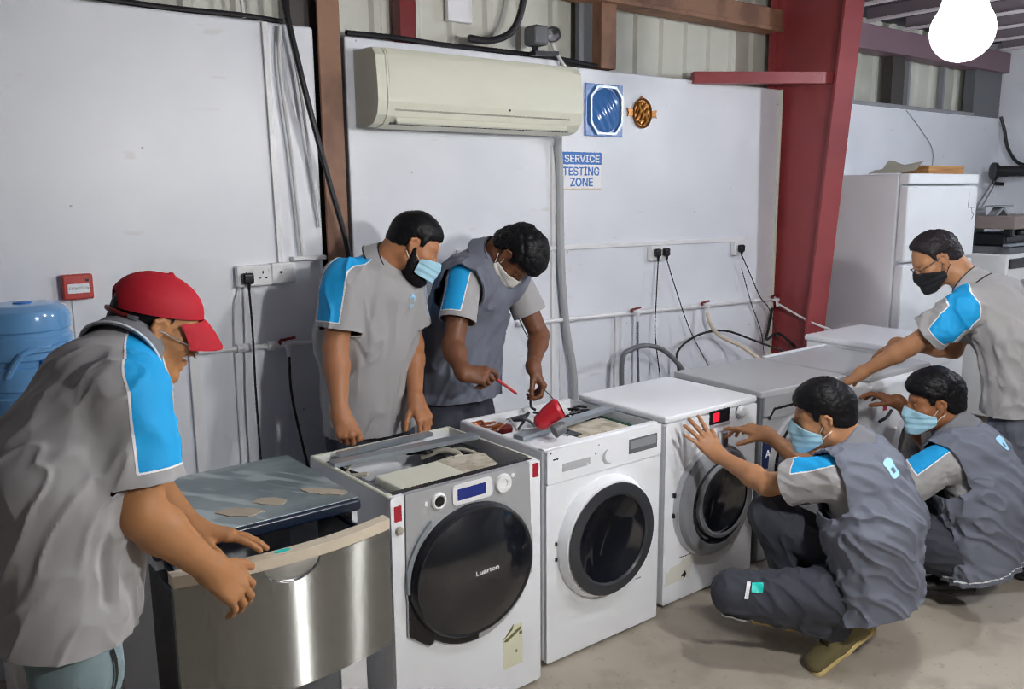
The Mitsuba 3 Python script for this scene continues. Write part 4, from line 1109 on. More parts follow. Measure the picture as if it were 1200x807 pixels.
def rim(v, f, t=0.006):
    """Turns the open edges of a garment inwards, which gives the cloth a thickness to look at."""
    e = np.vstack([f[:, [0, 1]], f[:, [1, 2]], f[:, [2, 0]]])
    key = np.sort(e, 1)
    u, inv, cnt = np.unique(key, axis=0, return_inverse=True, return_counts=True)
    be = e[cnt[inv.ravel()] == 1]
    if len(be) == 0:
        return v, f
    n = normals(v, f)
    bv, bi = np.unique(be, return_inverse=True)
    bi = bi.reshape(-1, 2)
    m, a = len(v), len(bv)
    v2 = np.vstack([v, v[bv], v[bv] - n[bv] * t])
    q = np.stack([bi[:, 1] + m, bi[:, 0] + m, bi[:, 0] + m + a, bi[:, 1] + m + a], 1)
    return v2, np.vstack([f, q[:, [0, 1, 2]], q[:, [0, 2, 3]]])


def segdist(P, a, b):
    a, b = np.asarray(a, float), np.asarray(b, float)
    d = b - a
    t = np.clip((P - a) @ d / (d @ d), 0, 1)
    return np.linalg.norm(P - a - t[:, None] * d, axis=1), t


def polydist(P, pts, w):
    """Distance to a polyline less its width, which runs along w."""
    out = None
    for i in range(len(pts) - 1):
        d, t = segdist(P, pts[i], pts[i + 1])
        d = d - (w[i] + (w[i + 1] - w[i]) * t)
        out = d if out is None else np.minimum(out, d)
    return out


def folds(P, N, spec, seed=0):
    """Cloth folds: long ridges along a direction, and single creases between two points."""
    d = np.zeros(len(P))
    for kind, *a in spec:
        if kind in ('noise', 'ridge'):            # direction, length, width, depth
            along, L, W, A = a
            u = unit(along)
            o = unit(np.cross(u, [0.3, 0.5, 0.8]))
            w = np.cross(u, o)
            q = np.stack([P @ u / L, P @ o / W, P @ w / W], -1)
            q = q + 0.5 * (meshkit.noise(P / 0.12, seed + 9)[:, None] - 0.5)
            n = meshkit.fbm(q, 2, seed)
            d += A * (1 - np.abs(2 * n - 1) * 2.2) if kind == 'noise' else A * np.clip(1 - np.abs(2 * n - 1) * 2.6, 0, 1) ** 2
        else:                          # crease: points, width, height
            pts, W, A = a
            q = polydist(P, pts, [0] * len(pts)) / W
            d += A * np.exp(-q * q)
    return P + N * d[:, None]


def ik(a, c, L1, L2, pole):
    a, c = np.asarray(a, float), np.asarray(c, float)
    d = c - a
    D = np.linalg.norm(d)
    u = d / D
    D = min(D, (L1 + L2) * 0.999)
    x = (L1 * L1 - L2 * L2 + D * D) / (2 * D)
    hgt = math.sqrt(max(L1 * L1 - x * x, 0))
    p = np.asarray(pole, float)
    p = unit(p - u * (p @ u))
    return a + u * x + p * hgt


def frame(fwd, up):
    f = unit(fwd)
    up = np.asarray(up, float)
    u = unit(up - f * (f @ up))
    return np.stack([f, np.cross(u, f), u], 1)      # columns: forward, left, up


def head_parts(c, R, neck, s=1.0, ears=True):
    """Shapes of a head about c, R = columns forward, left, up."""
    def w(x, y, z):
        return np.asarray(c) + R @ (np.array([x, y, z]) * s)
    base = [
        (ell(w(-0.012, 0, 0.035), np.array([0.100, 0.076, 0.088]) * s, R), 0.02),
        (ell(w(0.032, 0, -0.03), np.array([0.058, 0.058, 0.082]) * s, R), 0.04),
        (cone(w(-0.012, 0.052, -0.055), w(0.07, 0.014, -0.104), 0.022 * s, 0.017 * s), 0.03),
        (cone(w(-0.012, -0.052, -0.055), w(0.07, -0.014, -0.104), 0.022 * s, 0.017 * s), 0.03),
        (cone(w(0.078, 0.008, -0.104), w(0.078, -0.008, -0.104), 0.015 * s, 0.015 * s), 0.02),
        (cone(w(0.077, 0.012, 0.022), w(0.062, 0.046, 0.026), 0.012 * s, 0.010 * s), 0.02),
        (cone(w(0.077, -0.012, 0.022), w(0.062, -0.046, 0.026), 0.012 * s, 0.010 * s), 0.02),
        (cone(w(0.054, 0.047, -0.02), w(0.062, 0.036, -0.028), 0.018 * s, 0.016 * s), 0.025),
        (cone(w(0.054, -0.047, -0.02), w(0.062, -0.036, -0.028), 0.018 * s, 0.016 * s), 0.025),
        (cone(w(0.088, 0, 0.012), w(0.111, 0, -0.030), 0.008 * s, 0.011 * s), 0.014),
        (cone(w(0.098, 0.011, -0.036), w(0.098, -0.011, -0.036), 0.008 * s, 0.008 * s), 0.008),
        (cone(w(0.089, 0.018, -0.066), w(0.096, 0.0, -0.063), 0.006 * s, 0.0075 * s), 0.01),
        (cone(w(0.089, -0.018, -0.066), w(0.096, 0.0, -0.063), 0.006 * s, 0.0075 * s), 0.01),
        (cone(w(0.088, 0.014, -0.076), w(0.088, -0.014, -0.076), 0.0085 * s, 0.0085 * s), 0.008),
        (cone(w(-0.035, 0, -0.06), neck, 0.052 * s, 0.058 * s), 0.03),
        (cone(w(-0.06, 0, -0.02), neck, 0.05 * s, 0.058 * s), 0.03),
    ]
    if ears:
        for sy in (1, -1):
            rimpts = [(-0.002, 0.073, -0.034), (-0.012, 0.079, -0.020), (-0.024, 0.086, 0.002), (-0.024, 0.088, 0.018), (-0.010, 0.084, 0.027), (0.004, 0.076, 0.018), (0.006, 0.073, 0.004)]
            rimpts = [w(x, y * sy, z) for x, y, z in rimpts]
            for i in range(6):
                base.append((cone(rimpts[i], rimpts[i + 1], 0.0055 * s, 0.0055 * s), 0.006))
            base.append((ell(w(-0.010, 0.077 * sy, 0.0), np.array([0.016, 0.006, 0.026]) * s, R), 0.008))
            base.append((ell(w(0.0, 0.074 * sy, -0.034), np.array([0.009, 0.006, 0.010]) * s, R), 0.006))
    b = Blend(base)

    def fn(P):
        d = b(P)
        for sy in (1, -1):      # eye sockets
            q = np.linalg.norm((P - V(*w(0.096, 0.031 * sy, 0.002))), axis=1) - 0.016 * s
            d = smax(d, -q, 0.012)
        return d
    fn.box = b.box
    return fn


def hand_shapes(W, fdir, ndir, side, curls, spread=0.0, thumb=(0.7, 0.35, 0.3, 0.3), s=1.0, spreads=None):
    """Palm, four fingers and a thumb from the wrist W. ndir: out of the back of the hand. side +1 right, -1 left.
    curls: per finger three bends (radians); thumb: angle off the fingers, towards the palm, two bends."""
    fx, nz = unit(fdir), np.asarray(ndir, float)
    nz = unit(nz - fx * (fx @ nz))
    ty = side * np.cross(nz, fx)

    def w(x, y, z):
        return np.asarray(W) + (fx * x + ty * y + nz * z) * s
    mcp = [(0.092, 0.030, 0.0), (0.095, 0.009, 0.003), (0.090, -0.012, 0.001), (0.081, -0.030, -0.003)]
    seg = [(0.043, 0.026, 0.021), (0.048, 0.030, 0.022), (0.044, 0.028, 0.022), (0.034, 0.021, 0.019)]
    rad = [0.0098, 0.0102, 0.0096, 0.0083]
    fan = spreads or [0.5 * spread + 0.03, 0.15 * spread, -0.2 * spread, -0.55 * spread - 0.03]
    palm = [(cone(w(0.0, 0.004, 0), w(0.03, 0.0, 0), 0.026 * s, 0.024 * s), 0.02)]
    for i, (x, y, z) in enumerate(mcp):
        palm.append((cone(w(0.012, y * 0.6, -0.003), w(x, y, z - 0.002), 0.0165 * s, 0.0125 * s), 0.014))
    palm.append((cone(w(0.02, 0.016, -0.012), w(0.06, 0.022, -0.012), 0.016 * s, 0.013 * s), 0.014))
    palm.append((cone(w(0.02, -0.016, -0.010), w(0.065, -0.024, -0.010), 0.014 * s, 0.012 * s), 0.014))
    fingers, tips = [], []
    for i in range(4):
        p = w(*mcp[i])
        a, ch = 0.0, []
        base = fx * math.cos(fan[i]) + ty * math.sin(fan[i])
        for k in range(3):
            a += curls[i][k]
            dvec = base * math.cos(a) - nz * math.sin(a)
            q = p + dvec * seg[i][k] * s
            r0 = rad[i] * (1 - 0.08 * k)
            ch.append((cone(p, q, r0 * s, r0 * 0.91 * s), 0.005))
            p = q
        tips.append((p, dvec))
        fingers.append(Blend(ch))
    p = w(0.022, 0.022, -0.008)
    a, o = thumb[0], thumb[1]
    d1 = unit(fx * math.cos(a) + ty * math.sin(a) - nz * math.sin(o))
    bend = unit(np.cross(np.cross(d1, fx), d1) + 1e-6)
    ch = []
    for L, r0, r1, b in ((0.042, 0.0145, 0.0115, 0.0), (0.033, 0.0115, 0.0105, thumb[2]), (0.027, 0.0105, 0.0088, thumb[3])):
        d1 = unit(d1 * math.cos(b) + (bend * 0.6 - nz * 0.6) * math.sin(b))
        q = p + d1 * L * s
        ch.append((cone(p, q, r0 * s, r1 * s), 0.006))
        p = q
    fingers.append(Blend(ch))
    tips.append((p, d1))
    pb = Blend(palm)
    lo = np.min([pb.box[0]] + [q.box[0] for q in fingers], 0)
    hi = np.max([pb.box[1]] + [q.box[1] for q in fingers], 0)

    def fn(P):
        d = np.linalg.norm(np.maximum(np.maximum(lo - P, P - hi), 0), axis=1)
        out = d + F4(0.02)
        near = d < 0.04
        if near.any():
            Q = P[near]
            fg = fingers[0](Q)
            for g in fingers[1:4]:
                fg = np.minimum(fg, g(Q))
            v = smin(pb(Q), fg, 0.009)
            out[near] = smin(v, fingers[4](Q), 0.012)
        return out
    fn.box = (lo, hi)
    fn.tips = tips
    return fn


OPEN = [(0.05, 0.08, 0.05)] * 4
REST = [(0.25, 0.35, 0.25), (0.3, 0.4, 0.25), (0.35, 0.45, 0.3), (0.4, 0.45, 0.3)]
FIST = [(1.1, 1.4, 0.8), (1.15, 1.45, 0.8), (1.2, 1.45, 0.8), (1.2, 1.4, 0.8)]
GRIP = [(0.5, 0.8, 0.5), (0.55, 0.85, 0.5), (0.6, 0.85, 0.5), (0.6, 0.8, 0.5)]

for nm, c in (('m_skin_tan', 'a9774f'), ('m_skin_warm', 'a87350'), ('m_skin_dark', '6f4731'), ('m_skin_brown', '8a5b3c'), ('m_skin_mid', 'a97a58')):
    pbr(nm, c, 0.5, specular=0.4)
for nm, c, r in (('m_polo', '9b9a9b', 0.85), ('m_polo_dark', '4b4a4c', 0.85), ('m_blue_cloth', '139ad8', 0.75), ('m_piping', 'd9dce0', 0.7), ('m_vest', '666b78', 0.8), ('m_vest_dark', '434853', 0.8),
                 ('m_trousers', '383b45', 0.85), ('m_trousers_slate', '5c616c', 0.85), ('m_trousers_teal', '7a8d92', 0.85), ('m_collar', '6d6f74', 0.8), ('m_hair', '0e0d10', 0.5), ('m_hair_grey', '262226', 0.55),
                 ('m_beard', '18151a', 0.8), ('m_mask_blue', '9cc7d8', 0.8), ('m_mask_white', 'dcdad2', 0.8), ('m_mask_black', '17181c', 0.85), ('m_cap_red', 'ac1124', 0.75), ('m_boot', '6b6342', 0.7), ('m_boot_sole', 'cdb77c', 0.6),
                 ('m_shoe', '17171b', 0.45), ('m_logo', '9fd2ee', 0.7), ('m_sock', '571a1c', 0.9), ('m_eye', 'd8d4cc', 0.2), ('m_iris', '22150f', 0.2)):
    pbr(nm, c, r, **({'specular': 0.2} if 'hair' in nm or 'beard' in nm else {'sheen': 0.3} if nm.startswith(('m_polo', 'm_vest', 'm_trous', 'm_blue_c')) else {}))
scene['m_lens'] = {'type': 'thindielectric', 'int_ior': 1.4}


class Person:
    def __init__(self, label, skin, height=1.72, group=None):
        self.key = numbered('person')
        say(self.key, label, 'person', group)
        self.skin, self.k = skin, height / 1.72
        self.arms, self.legs = {}, {}

    def add(self, name, vf, mat, label=None, smooth=True, edge=0.0):
        v, f = vf if isinstance(vf, tuple) else (tm(vf).vertices, tm(vf).faces)
        if edge:
            v, f = rim(v, f, edge)
        k = put(f'{self.key}__{name}', (v, f), mat, smooth)
        if label:
            labels[k] = {'label': label}
        return k

    # the skeleton
    def torso(self, pelvis, spine, neck, lateral):
        self.pelvis, self.spine, self.neck = (np.asarray(x, float) for x in (pelvis, spine, neck))
        self.lat = unit(lateral)            # to the person's left
        self.chest = self.neck + (self.spine - self.neck) * 0.36
        self.up = unit(self.neck - self.chest)
        self.fwd = unit(np.cross(self.lat, self.up))

    def arm(self, side, shoulder, wrist, pole, hand_dir, hand_n, curls, elbow=None, hs=1.0, thick=1.0, **kw):
        k = self.k
        sh = np.asarray(shoulder, float)
        el = ik(sh, wrist, 0.285 * k, 0.25 * k, pole) if elbow is None else np.asarray(elbow, float)
        wr = np.asarray(wrist, float)
        self.arms[side] = dict(sh=sh, el=el, wr=wr, hand=hand_shapes(wr, hand_dir, hand_n, 1 if side == 'R' else -1, curls, s=k * hs, **kw), tk=thick)
        if np.linalg.norm(wr - el) > 0.29 or np.linalg.norm(el - sh) > 0.33:
            print('long arm', self.key, side, np.linalg.norm(el - sh), np.linalg.norm(wr - el))

    def leg(self, side, hip, knee, ankle, toe, foot_up=None):
        self.legs[side] = dict(hip=np.asarray(hip, float), knee=np.asarray(knee, float), ank=np.asarray(ankle, float), toe=np.asarray(toe, float), up=foot_up)

    def head(self, c, fwd, up, s=1.0):
        self.hc, self.hR, self.hs = np.asarray(c, float), frame(fwd, up), s
        self.hfn = head_parts(self.hc, self.hR, self.neck, s)

    def hw(self, x, y, z):
        return self.hc + self.hR @ (np.array([x, y, z]) * self.hs)

    def hl(self, P):
        return ((P - self.hc) @ self.hR) / self.hs

    def build_body(self, fine=0.0035, coarse=0.012, belly=0.0):
        k = self.k
        C, N, S, Pv, lat = self.chest, self.neck, self.spine, self.pelvis, self.lat
        core = [(slab(Pv, S, 0.105 * k, 0.098 * k + belly, lat, 1.45, 1.4), 0.05), (slab(S, C, 0.098 * k + belly, 0.108 * k, lat, 1.4, 1.45), 0.05), (cone(C, N, 0.09 * k, 0.055 * k), 0.05)]
        for a in self.arms.values():
            core.append((cone(N - self.up * 0.03, a['sh'], 0.05 * k, 0.055 * k), 0.04))
            core.append((cone(a['sh'], a['sh'] + (a['el'] - a['sh']) * 0.7, 0.054 * k, 0.046 * k), 0.03))
        for g in self.legs.values():
            kn = g['knee']
            core.append((cone(g['hip'], kn, 0.085 * k, 0.055 * k), 0.04))
            calf = kn + (g['ank'] - kn) * 0.3
            core.append((cone(kn, calf, 0.052 * k, 0.056 * k), 0.02))
            core.append((cone(calf, g['ank'], 0.056 * k, 0.036 * k), 0.02))
            fx, up, lt, base = self.foot(g)
            core.append((cone(g['ank'], base + fx * 0.12 * k + up * 0.035 * k, 0.030 * k, 0.020 * k), 0.02))
        body = Blend(core)
        hd = self.hfn

        def core_fn(P):
            return smin(body(P), hd(P), 0.02)
        lo, hi = np.minimum(body.box[0], hd.box[0]), np.maximum(body.box[1], hd.box[1])
        pieces = []
        v, f = surface(core_fn, coarse, (lo, hi))
        # head and neck finer than the covered trunk: cut at the foot of the neck
        nd = unit(self.hw(-0.03, 0, -0.05) - N)
        cutp = N + nd * 0.012
        s = np.minimum((v - cutp) @ nd, 0.25 - np.linalg.norm(v - self.hc, axis=1))
        for a in self.arms.values():
            d = a['el'] - a['sh']
            L = np.linalg.norm(d)
            q = (v - a['sh']) @ d / L - L * 0.45
            dist = segdist(v, a['sh'], a['el'])[0]
            s = np.maximum(s, np.minimum(q, 0.09 - dist))
        pieces.append(clip_mesh(v, f, s))
        v, f = surface(core_fn, fine, (hd.box[0], hd.box[1]))
        pieces.append(clip_mesh(v, f, -np.minimum((v - cutp) @ nd + 0.004, 0.26 - np.linalg.norm(v - self.hc, axis=1))))
        for sd, a in self.arms.items():
            d = a['el'] - a['sh']
            mid = a['el'] + (a['wr'] - a['el']) * 0.28
            wv = unit(a['wr'] - a['el'])
            kk = k * a['tk']
            fore = Blend([(cone(a['sh'], a['el'], 0.054 * kk, 0.042 * kk), 0.02), (cone(a['el'], mid, 0.042 * kk, 0.043 * kk), 0.02), (cone(mid, a['wr'], 0.043 * kk, 0.027 * kk), 0.02), (cone(a['wr'], a['wr'] + wv * 0.02, 0.027 * kk, 0.024 * k), 0.02)])
            hf = a['hand']

            def arm_fn(P, fore=fore, hf=hf):
                return smin(fore(P), hf(P), 0.018)
            lo, hi = np.minimum(fore.box[0], hf.box[0]), np.maximum(fore.box[1], hf.box[1])
            v, f = surface(arm_fn, fine, (lo, hi))
            L = np.linalg.norm(d)
            pieces.append(clip_mesh(v, f, -((v - a['sh']) @ d / L - L * 0.40)))
            a['fn'] = arm_fn
        vs, fs, o = [], [], 0
        for v, f in pieces:
            vs.append(v)
            fs.append(f + o)
            o += len(v)
        put(self.key + '__body', (np.vstack(vs), np.vstack(fs)), self.skin, True)
        # nails
        return self

    # clothes
    def shirt_fn(self, loose=0.02, hem=None, sleeve=0.62, sleeves=True, belly=0.0, sl_r=(0.07, 0.075), off=0.0):
        k = self.k
        C, N, S, Pv, lat = self.chest, self.neck, self.spine, self.pelvis, self.lat
        hem = Pv if hem is None else np.asarray(hem, float)
        L = loose + off
        it = [(slab(hem, S, 0.112 * k + L, 0.104 * k + L + belly, lat, 1.42, 1.38), 0.06), (slab(S, C, 0.104 * k + L + belly, 0.112 * k + L, lat, 1.38, 1.42), 0.06), (cone(C, N, 0.095 * k + L * .5, 0.062 * k + off), 0.06)]
        for a in self.arms.values():
            it.append((cone(N - self.up * 0.025, a['sh'], 0.056 * k + off, 0.066 * k + off), 0.05))
            if sleeves:
                e = a['sh'] + (a['el'] - a['sh']) * (sleeve + 0.15)
                it.append((stump(a['sh'], e, sl_r[0] * k + off, sl_r[1] * k + off, sleeve * np.linalg.norm(a['el'] - a['sh']) + 0.006), 0.028))
            else:
                e = a['sh'] + (a['el'] - a['sh']) * 0.18
                it.append((cone(a['sh'], e, 0.07 * k + off, 0.072 * k + off), 0.035))
        self.trunk = Blend([i for i in it[:3]], pad=0.2)
        return Blend(it)

    def neck_cut(self, v, r=0.062, drop=0.0):
        """positive inside the neck hole"""
        nd = unit(self.hw(-0.03, 0, -0.05) - self.neck)
        q = v - self.neck
        t = q @ nd
        rad = np.linalg.norm(q - t[:, None] * nd, axis=1)
        return np.where(t > -0.05 - drop, r * self.k - rad, -0.05)

    def sleeve_cut(self, v, sleeve):
        s = np.full(len(v), -1.0)
        for a in self.arms.values():
            d = a['el'] - a['sh']
            L = np.linalg.norm(d)
            q = (v - a['sh']) @ d / L - L * sleeve
            s = np.maximum(s, np.minimum(np.minimum(q, 0.125 * self.k - segdist(v, a['sh'], a['el'])[0]), self.trunk(v.astype(F4)) - 0.012))
        return s

    def polo(self, hem_at, hem_n, sleeve=0.62, loose=0.02, h=0.006, belly=0.0, fold=(), mats=('m_polo', 'm_blue_cloth'), stripe=None, cuff=0.022, sl_r=(0.07, 0.075), seed=1, extra=None, body_label=None):
        fn = self.shirt_fn(loose, hem_at - hem_n * 0.06, sleeve, belly=belly, sl_r=sl_r)
        v0, f = surface(fn, h)
        v = self.folded(v0, f, fold, seed)
        s = np.maximum(np.maximum((v - hem_at) @ -hem_n, self.sleeve_cut(v0, sleeve)), self.neck_cut(v))
        vv, f = clip_mesh(np.hstack([v, v0]), f, s)       # carries the unfolded place of each vertex along
        v = vv[:, :3]
        self.shirt_mesh = trimesh.Trimesh(v, f, process=False)

        def blue(q):
            b = np.min([polydist(q, pts, wd) for pts, wd in stripe.values()], 0)
            return smax(b, self.sleeve_cut(q, sleeve - cuff / 0.285), 0.004)
        if not stripe:
            self.add('shirt', (v, f), mats[0], body_label, edge=0.006)
        else:
            flat = lambda m: (m[0][:, :3], m[1])
            bl = blue(vv[:, 3:])
            self.add('shirt', flat(clip_mesh(vv, f, -bl)), mats[0], body_label, edge=0.006)
            n = normals(v, f)
            up_ = np.hstack([v + n * 0.0012, vv[:, 3:]])
            for side in stripe:          # each shoulder panel by itself
                o = [q for q in self.arms if q != side][0]
                mine = np.linalg.norm(v - self.arms[side]['sh'], axis=1) - np.linalg.norm(v - self.arms[o]['sh'], axis=1)
                self.add('blue_panel', flat(clip_mesh(vv, f, np.maximum(bl, np.where(mine > 0.02, 1.0, -1.0)))), mats[1], 'bright blue shoulder panel')
                v1, f1 = clip_mesh(up_, f[(mine <= 0.05)[f].all(1)], bl - 0.0022)
                v1, f1 = clip_mesh(v1, f1, -blue(v1[:, 3:]) - 0.0022)
                if len(f1):
                    self.add('piping', (v1[:, :3], f1), 'm_piping', 'pale piping round the blue panel')
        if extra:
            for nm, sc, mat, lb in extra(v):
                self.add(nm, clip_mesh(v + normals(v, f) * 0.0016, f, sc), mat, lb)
        return self

    def folded(self, v, f, fold, seed):
        """Folds, flat round the collar."""
        q = folds(v, normals(v, f), fold, seed)
        w = np.clip((np.linalg.norm(v - self.neck, axis=1) - 0.085) / 0.09, 0, 1)
        return v + (q - v) * w[:, None]

    def vest(self, hem_at, hem_n, loose=0.03, h=0.006, belly=0.0, fold=(), mat='m_vest', arm_in=0.03, seed=3, off=0.012, line=None):
        fn = self.shirt_fn(loose, hem_at - hem_n * 0.06, sleeves=False, belly=belly, off=off)
        v, f = surface(fn, h)
        v = self.folded(v, f, fold, seed)
        s = np.maximum((v - hem_at) @ -hem_n, self.neck_cut(v, 0.066))
        for a in self.arms.values():
            out = unit((a['sh'] - self.neck) - self.up * ((a['sh'] - self.neck) @ self.up))
            ad = unit(a['el'] - a['sh'])
            nn = unit(out + 0.75 * ad)
            s = np.maximum(s, np.minimum((v - a['sh']) @ nn - arm_in, 0.15 * self.k - np.linalg.norm(v - a['sh'] - ad * 0.02, axis=1)))
        v, f = clip_mesh(v, f, s)
        self.vest_mesh = trimesh.Trimesh(v, f, process=False)
        self.add('vest', (v, f), mat, 'slate grey sleeveless work vest', edge=0.008)
        if line:
            q = (v - hem_at) @ hem_n
            self.add('hem_line', clip_mesh(v + normals(v, f) * 0.0015, f, np.abs(q - line) - 0.003), 'm_piping', 'white line above the hem of the vest')

    def collar(self, mat='m_collar', edge='m_piping', gap=0.55, hgt=0.045, r=0.064, flare=0.024, lean=0.0, rise=-0.004):
        nd = unit(self.hw(-0.03, 0, -0.05) - self.neck)
        fw = unit(self.fwd - nd * (self.fwd @ nd))
        lt = np.cross(nd, fw)
        k = self.k
        prof = [(r, -0.016), (r - 0.001, hgt * 0.5), (r + 0.003, hgt * 0.95), (r + 0.008, hgt), (r + flare * 0.62, hgt * 0.45), (r + flare, -0.018), (r + flare - 0.005, -0.022), (r + flare * 0.45, hgt * 0.4)]
        th = np.linspace(gap, 2 * math.pi - gap, 48)
        rows = []
        for t in th:
            lift = 1 - 0.35 * (math.cos(t) * 0.5 + 0.5)
            wide = 1 + 0.12 * abs(math.sin(t))
            rows.append([self.neck + nd * (z * lift * k + rise - lean * (math.cos(t) * .5 + .5)) + (fw * math.cos(t) * 1.08 + lt * math.sin(t) * wide) * rr * k for rr, z in prof])
        g = np.array(rows)
        n, m = g.shape[:2]
        i, j = np.meshgrid(np.arange(n - 1), np.arange(m), indexing='ij')
        q = np.stack([i * m + j, (i + 1) * m + j, (i + 1) * m + (j + 1) % m, i * m + (j + 1) % m], -1).reshape(-1, 4)
        v = g.reshape(-1, 3)
        caps = [[0, a + 1, a] for a in range(1, m - 1)] + [[(n - 1) * m, (n - 1) * m + a, (n - 1) * m + a + 1] for a in range(1, m - 1)]
        self.add('collar', (v, np.vstack([q[:, [0, 1, 2]], q[:, [0, 2, 3]], caps])), mat, smooth=50)
        self.add('collar_edge', tube(g[:, 5], 0.0028, 6, False), edge, 'narrow edge line of the collar')
        self.add('collar_edge', tube(g[:, 3], 0.0024, 6, False), edge)

    def trousers(self, waist_n=None, h=0.008, mat='m_trousers', fold=(), loose=0.014, seed=7, ankle=0.96, calf=0.062):
        k = self.k
        Pv, S, lat = self.pelvis, self.spine, self.lat
        it = [(slab(Pv - unit(S - Pv) * 0.02, Pv + (S - Pv) * 0.6, 0.106 * k + loose * .2, 0.10 * k, lat, 1.42, 1.40), 0.05)]
        for g in self.legs.values():
            it.append((cone(g['hip'], g['hip'] + (g['knee'] - g['hip']) * 0.3, 0.086 * k + loose * 0.1, 0.084 * k + loose * 0.7), 0.04))
            it.append((cone(g['hip'] + (g['knee'] - g['hip']) * 0.3, g['knee'], 0.082 * k + loose, 0.062 * k + loose), 0.03))
            e = g['knee'] + (g['ank'] - g['knee']) * (ankle + 0.12)
            it.append((cone(g['knee'], e, 0.06 * k + loose, calf * k), 0.03))
        fn = Blend(it)
        v, f = surface(fn, h)
        v = folds(v, normals(v, f), fold, seed)
        s = np.full(len(v), -1.0)
        for g in self.legs.values():
            d = g['ank'] - g['knee']
            L = np.linalg.norm(d)
            s = np.maximum(s, np.minimum((v - g['knee']) @ d / L - L * ankle, 0.12 - segdist(v, g['knee'], g['ank'] + unit(d) * 0.1)[0]))
        v, f = clip_mesh(v, f, s)
        self.trouser_mesh = trimesh.Trimesh(v, f, process=False)
        self.add('trousers', (v, f), mat, edge=0.006)

    def foot(self, g):
        up = np.array([0, 0, 1.0]) if g['up'] is None else unit(g['up'])
        fx = g['toe'] - g['ank']
        fx = unit(fx - up * (fx @ up))
        return fx, up, np.cross(up, fx), g['ank'] - up * (0.075 * self.k)

    def shoes(self, mat='m_shoe', sole='m_shoe', h=0.006, size=1.0, sock='m_sock', shaft=0.118):
        k = self.k * size
        for g in self.legs.values():
            d = unit(g['knee'] - g['ank'])
            self.add('sock', surface(Blend([cone(g['ank'] - d * 0.03, g['ank'] + d * 0.16, 0.043 * self.k, 0.052 * self.k)]), 0.008), sock)
        for g in self.legs.values():
            fx, up, lt, base = self.foot(g)
            w = lambda x, y, z: base + (fx * x + lt * y + up * z) * k
            upper = Blend([(slab(w(-0.03, 0, 0.045), w(0.06, 0, 0.042), 0.036 * k, 0.036 * k, lt, 1.05), 0.03), (slab(w(0.06, 0, 0.042), w(0.165, 0, 0.034), 0.036 * k, 0.026 * k, lt, 1.25, 1.6), 0.03), (cone(w(-0.012, 0, 0.05), w(-0.012, 0, shaft + 0.02), 0.044 * k, 0.050 * k), 0.03)])
            sol = Blend([(slab(w(-0.045, 0, 0.012), w(0.06, 0, 0.014), 0.018 * k, 0.018 * k, lt, 2.15, 2.15), 0.01), (slab(w(0.06, 0, 0.014), w(0.18, 0, 0.013), 0.018 * k, 0.016 * k, lt, 2.15, 2.7), 0.02)])
            v, f = surface(upper, h)
            s = np.maximum((v - w(0, 0, shaft)) @ up, -((v - w(0, 0, 0.014)) @ up))
            self.add('shoe', clip_mesh(v, f, s), mat, edge=0.006)
            self.add('shoe_sole', surface(sol, 0.005), sole, 'shoe sole')
            lac = [tube([w(x, 0.026, 0.074 - 0.14 * (x - 0.05)), w(x + 0.008, 0, 0.087 - 0.16 * (x - 0.05)), w(x, -0.026, 0.074 - 0.14 * (x - 0.05))], 0.003, 5) for x in (0.045, 0.062, 0.079, 0.096)]
            for m_ in lac:
                self.add('shoe_lace', m_, 'm_shoe' if mat != 'm_shoe' else 'm_midgrey')

    # head wear and hair
    def shell(self, name, mat, region, off, h=0.0035, noise_a=0.0, noise_s=0.02, label=None, edge=0.004, fn=None, along=None, seed=2, grid=None, taper=0.0):
        hf = fn or self.hfn

        def g(P):
            return hf(P) - F4(off)
        v, f = surface(g, h, (hf.box[0] - off, hf.box[1] + off))
        L = self.hl(v)
        v, f = clip_mesh(v, f, region(L))
        L = self.hl(v)
        if taper:        # thins out towards the hairline
            q = np.clip(-region(L) / taper, 0, 1)
            v = v - normals(v, f) * ((off - 0.001) * (1 - q * (2 - q)))[:, None]
        if noise_a:
            n = normals(v, f)
            q = L / noise_s if along is None else L / np.asarray(along)
            nz_ = meshkit.fbm(q, 3, seed)
            if taper:
                nz_ = 0.45 + (nz_ - 0.45) * np.clip(-region(L) / taper, 0.15, 1)
            v = v + n * ((nz_ - 0.45) * 2 * noise_a)[:, None]
        if grid:
            n = normals(v, f)
            v = v + n * grid(L)[:, None]
        return self.add(name, (v, f), mat, label, edge=edge)

    def hair(self, mat='m_hair', off=0.010, top=0.0, front=0.075, side=0.012, nape=-0.055, noise_a=0.003, noise_s=0.012, label=None, along=None, skull_only=True, h=0.0035, seed=2, temple=0.036, recede=0.0):
        s = self.hs
        sk = Blend([(ell(self.hw(-0.012, 0, 0.035), np.array([0.100, 0.076, 0.088]) * s, self.hR), 0.02), (ell(self.hw(0.025, 0, 0.0), np.array([0.055, 0.060, 0.075]) * s, self.hR), 0.04), (cone(self.hw(-0.05, 0, -0.03), self.hw(-0.055, 0, -0.075), 0.052 * s, 0.05 * s), 0.04)])

        def region(L):
            x, y, z = L.T
            # the hairline: high over the brow, down in front of the ear, round the ear and low on the nape
            line = np.interp(x, [-0.12, -0.06, -0.035, -0.02, 0.012, 0.016, temple - 0.004, temple, front, 0.12], [nape, nape + 0.005, -0.02, 0.034, 0.034, 0.006, 0.010, 0.046, 0.068, 0.09])
            line = line + recede * np.clip((x - 0.015) / 0.06, 0, 1) ** 1.5
            line = line + np.where(x > temple, -0.006 * (np.abs(y) < 0.03), 0)
            return line - z + (meshkit.noise(L / 0.006, 4) - 0.5) * 0.008

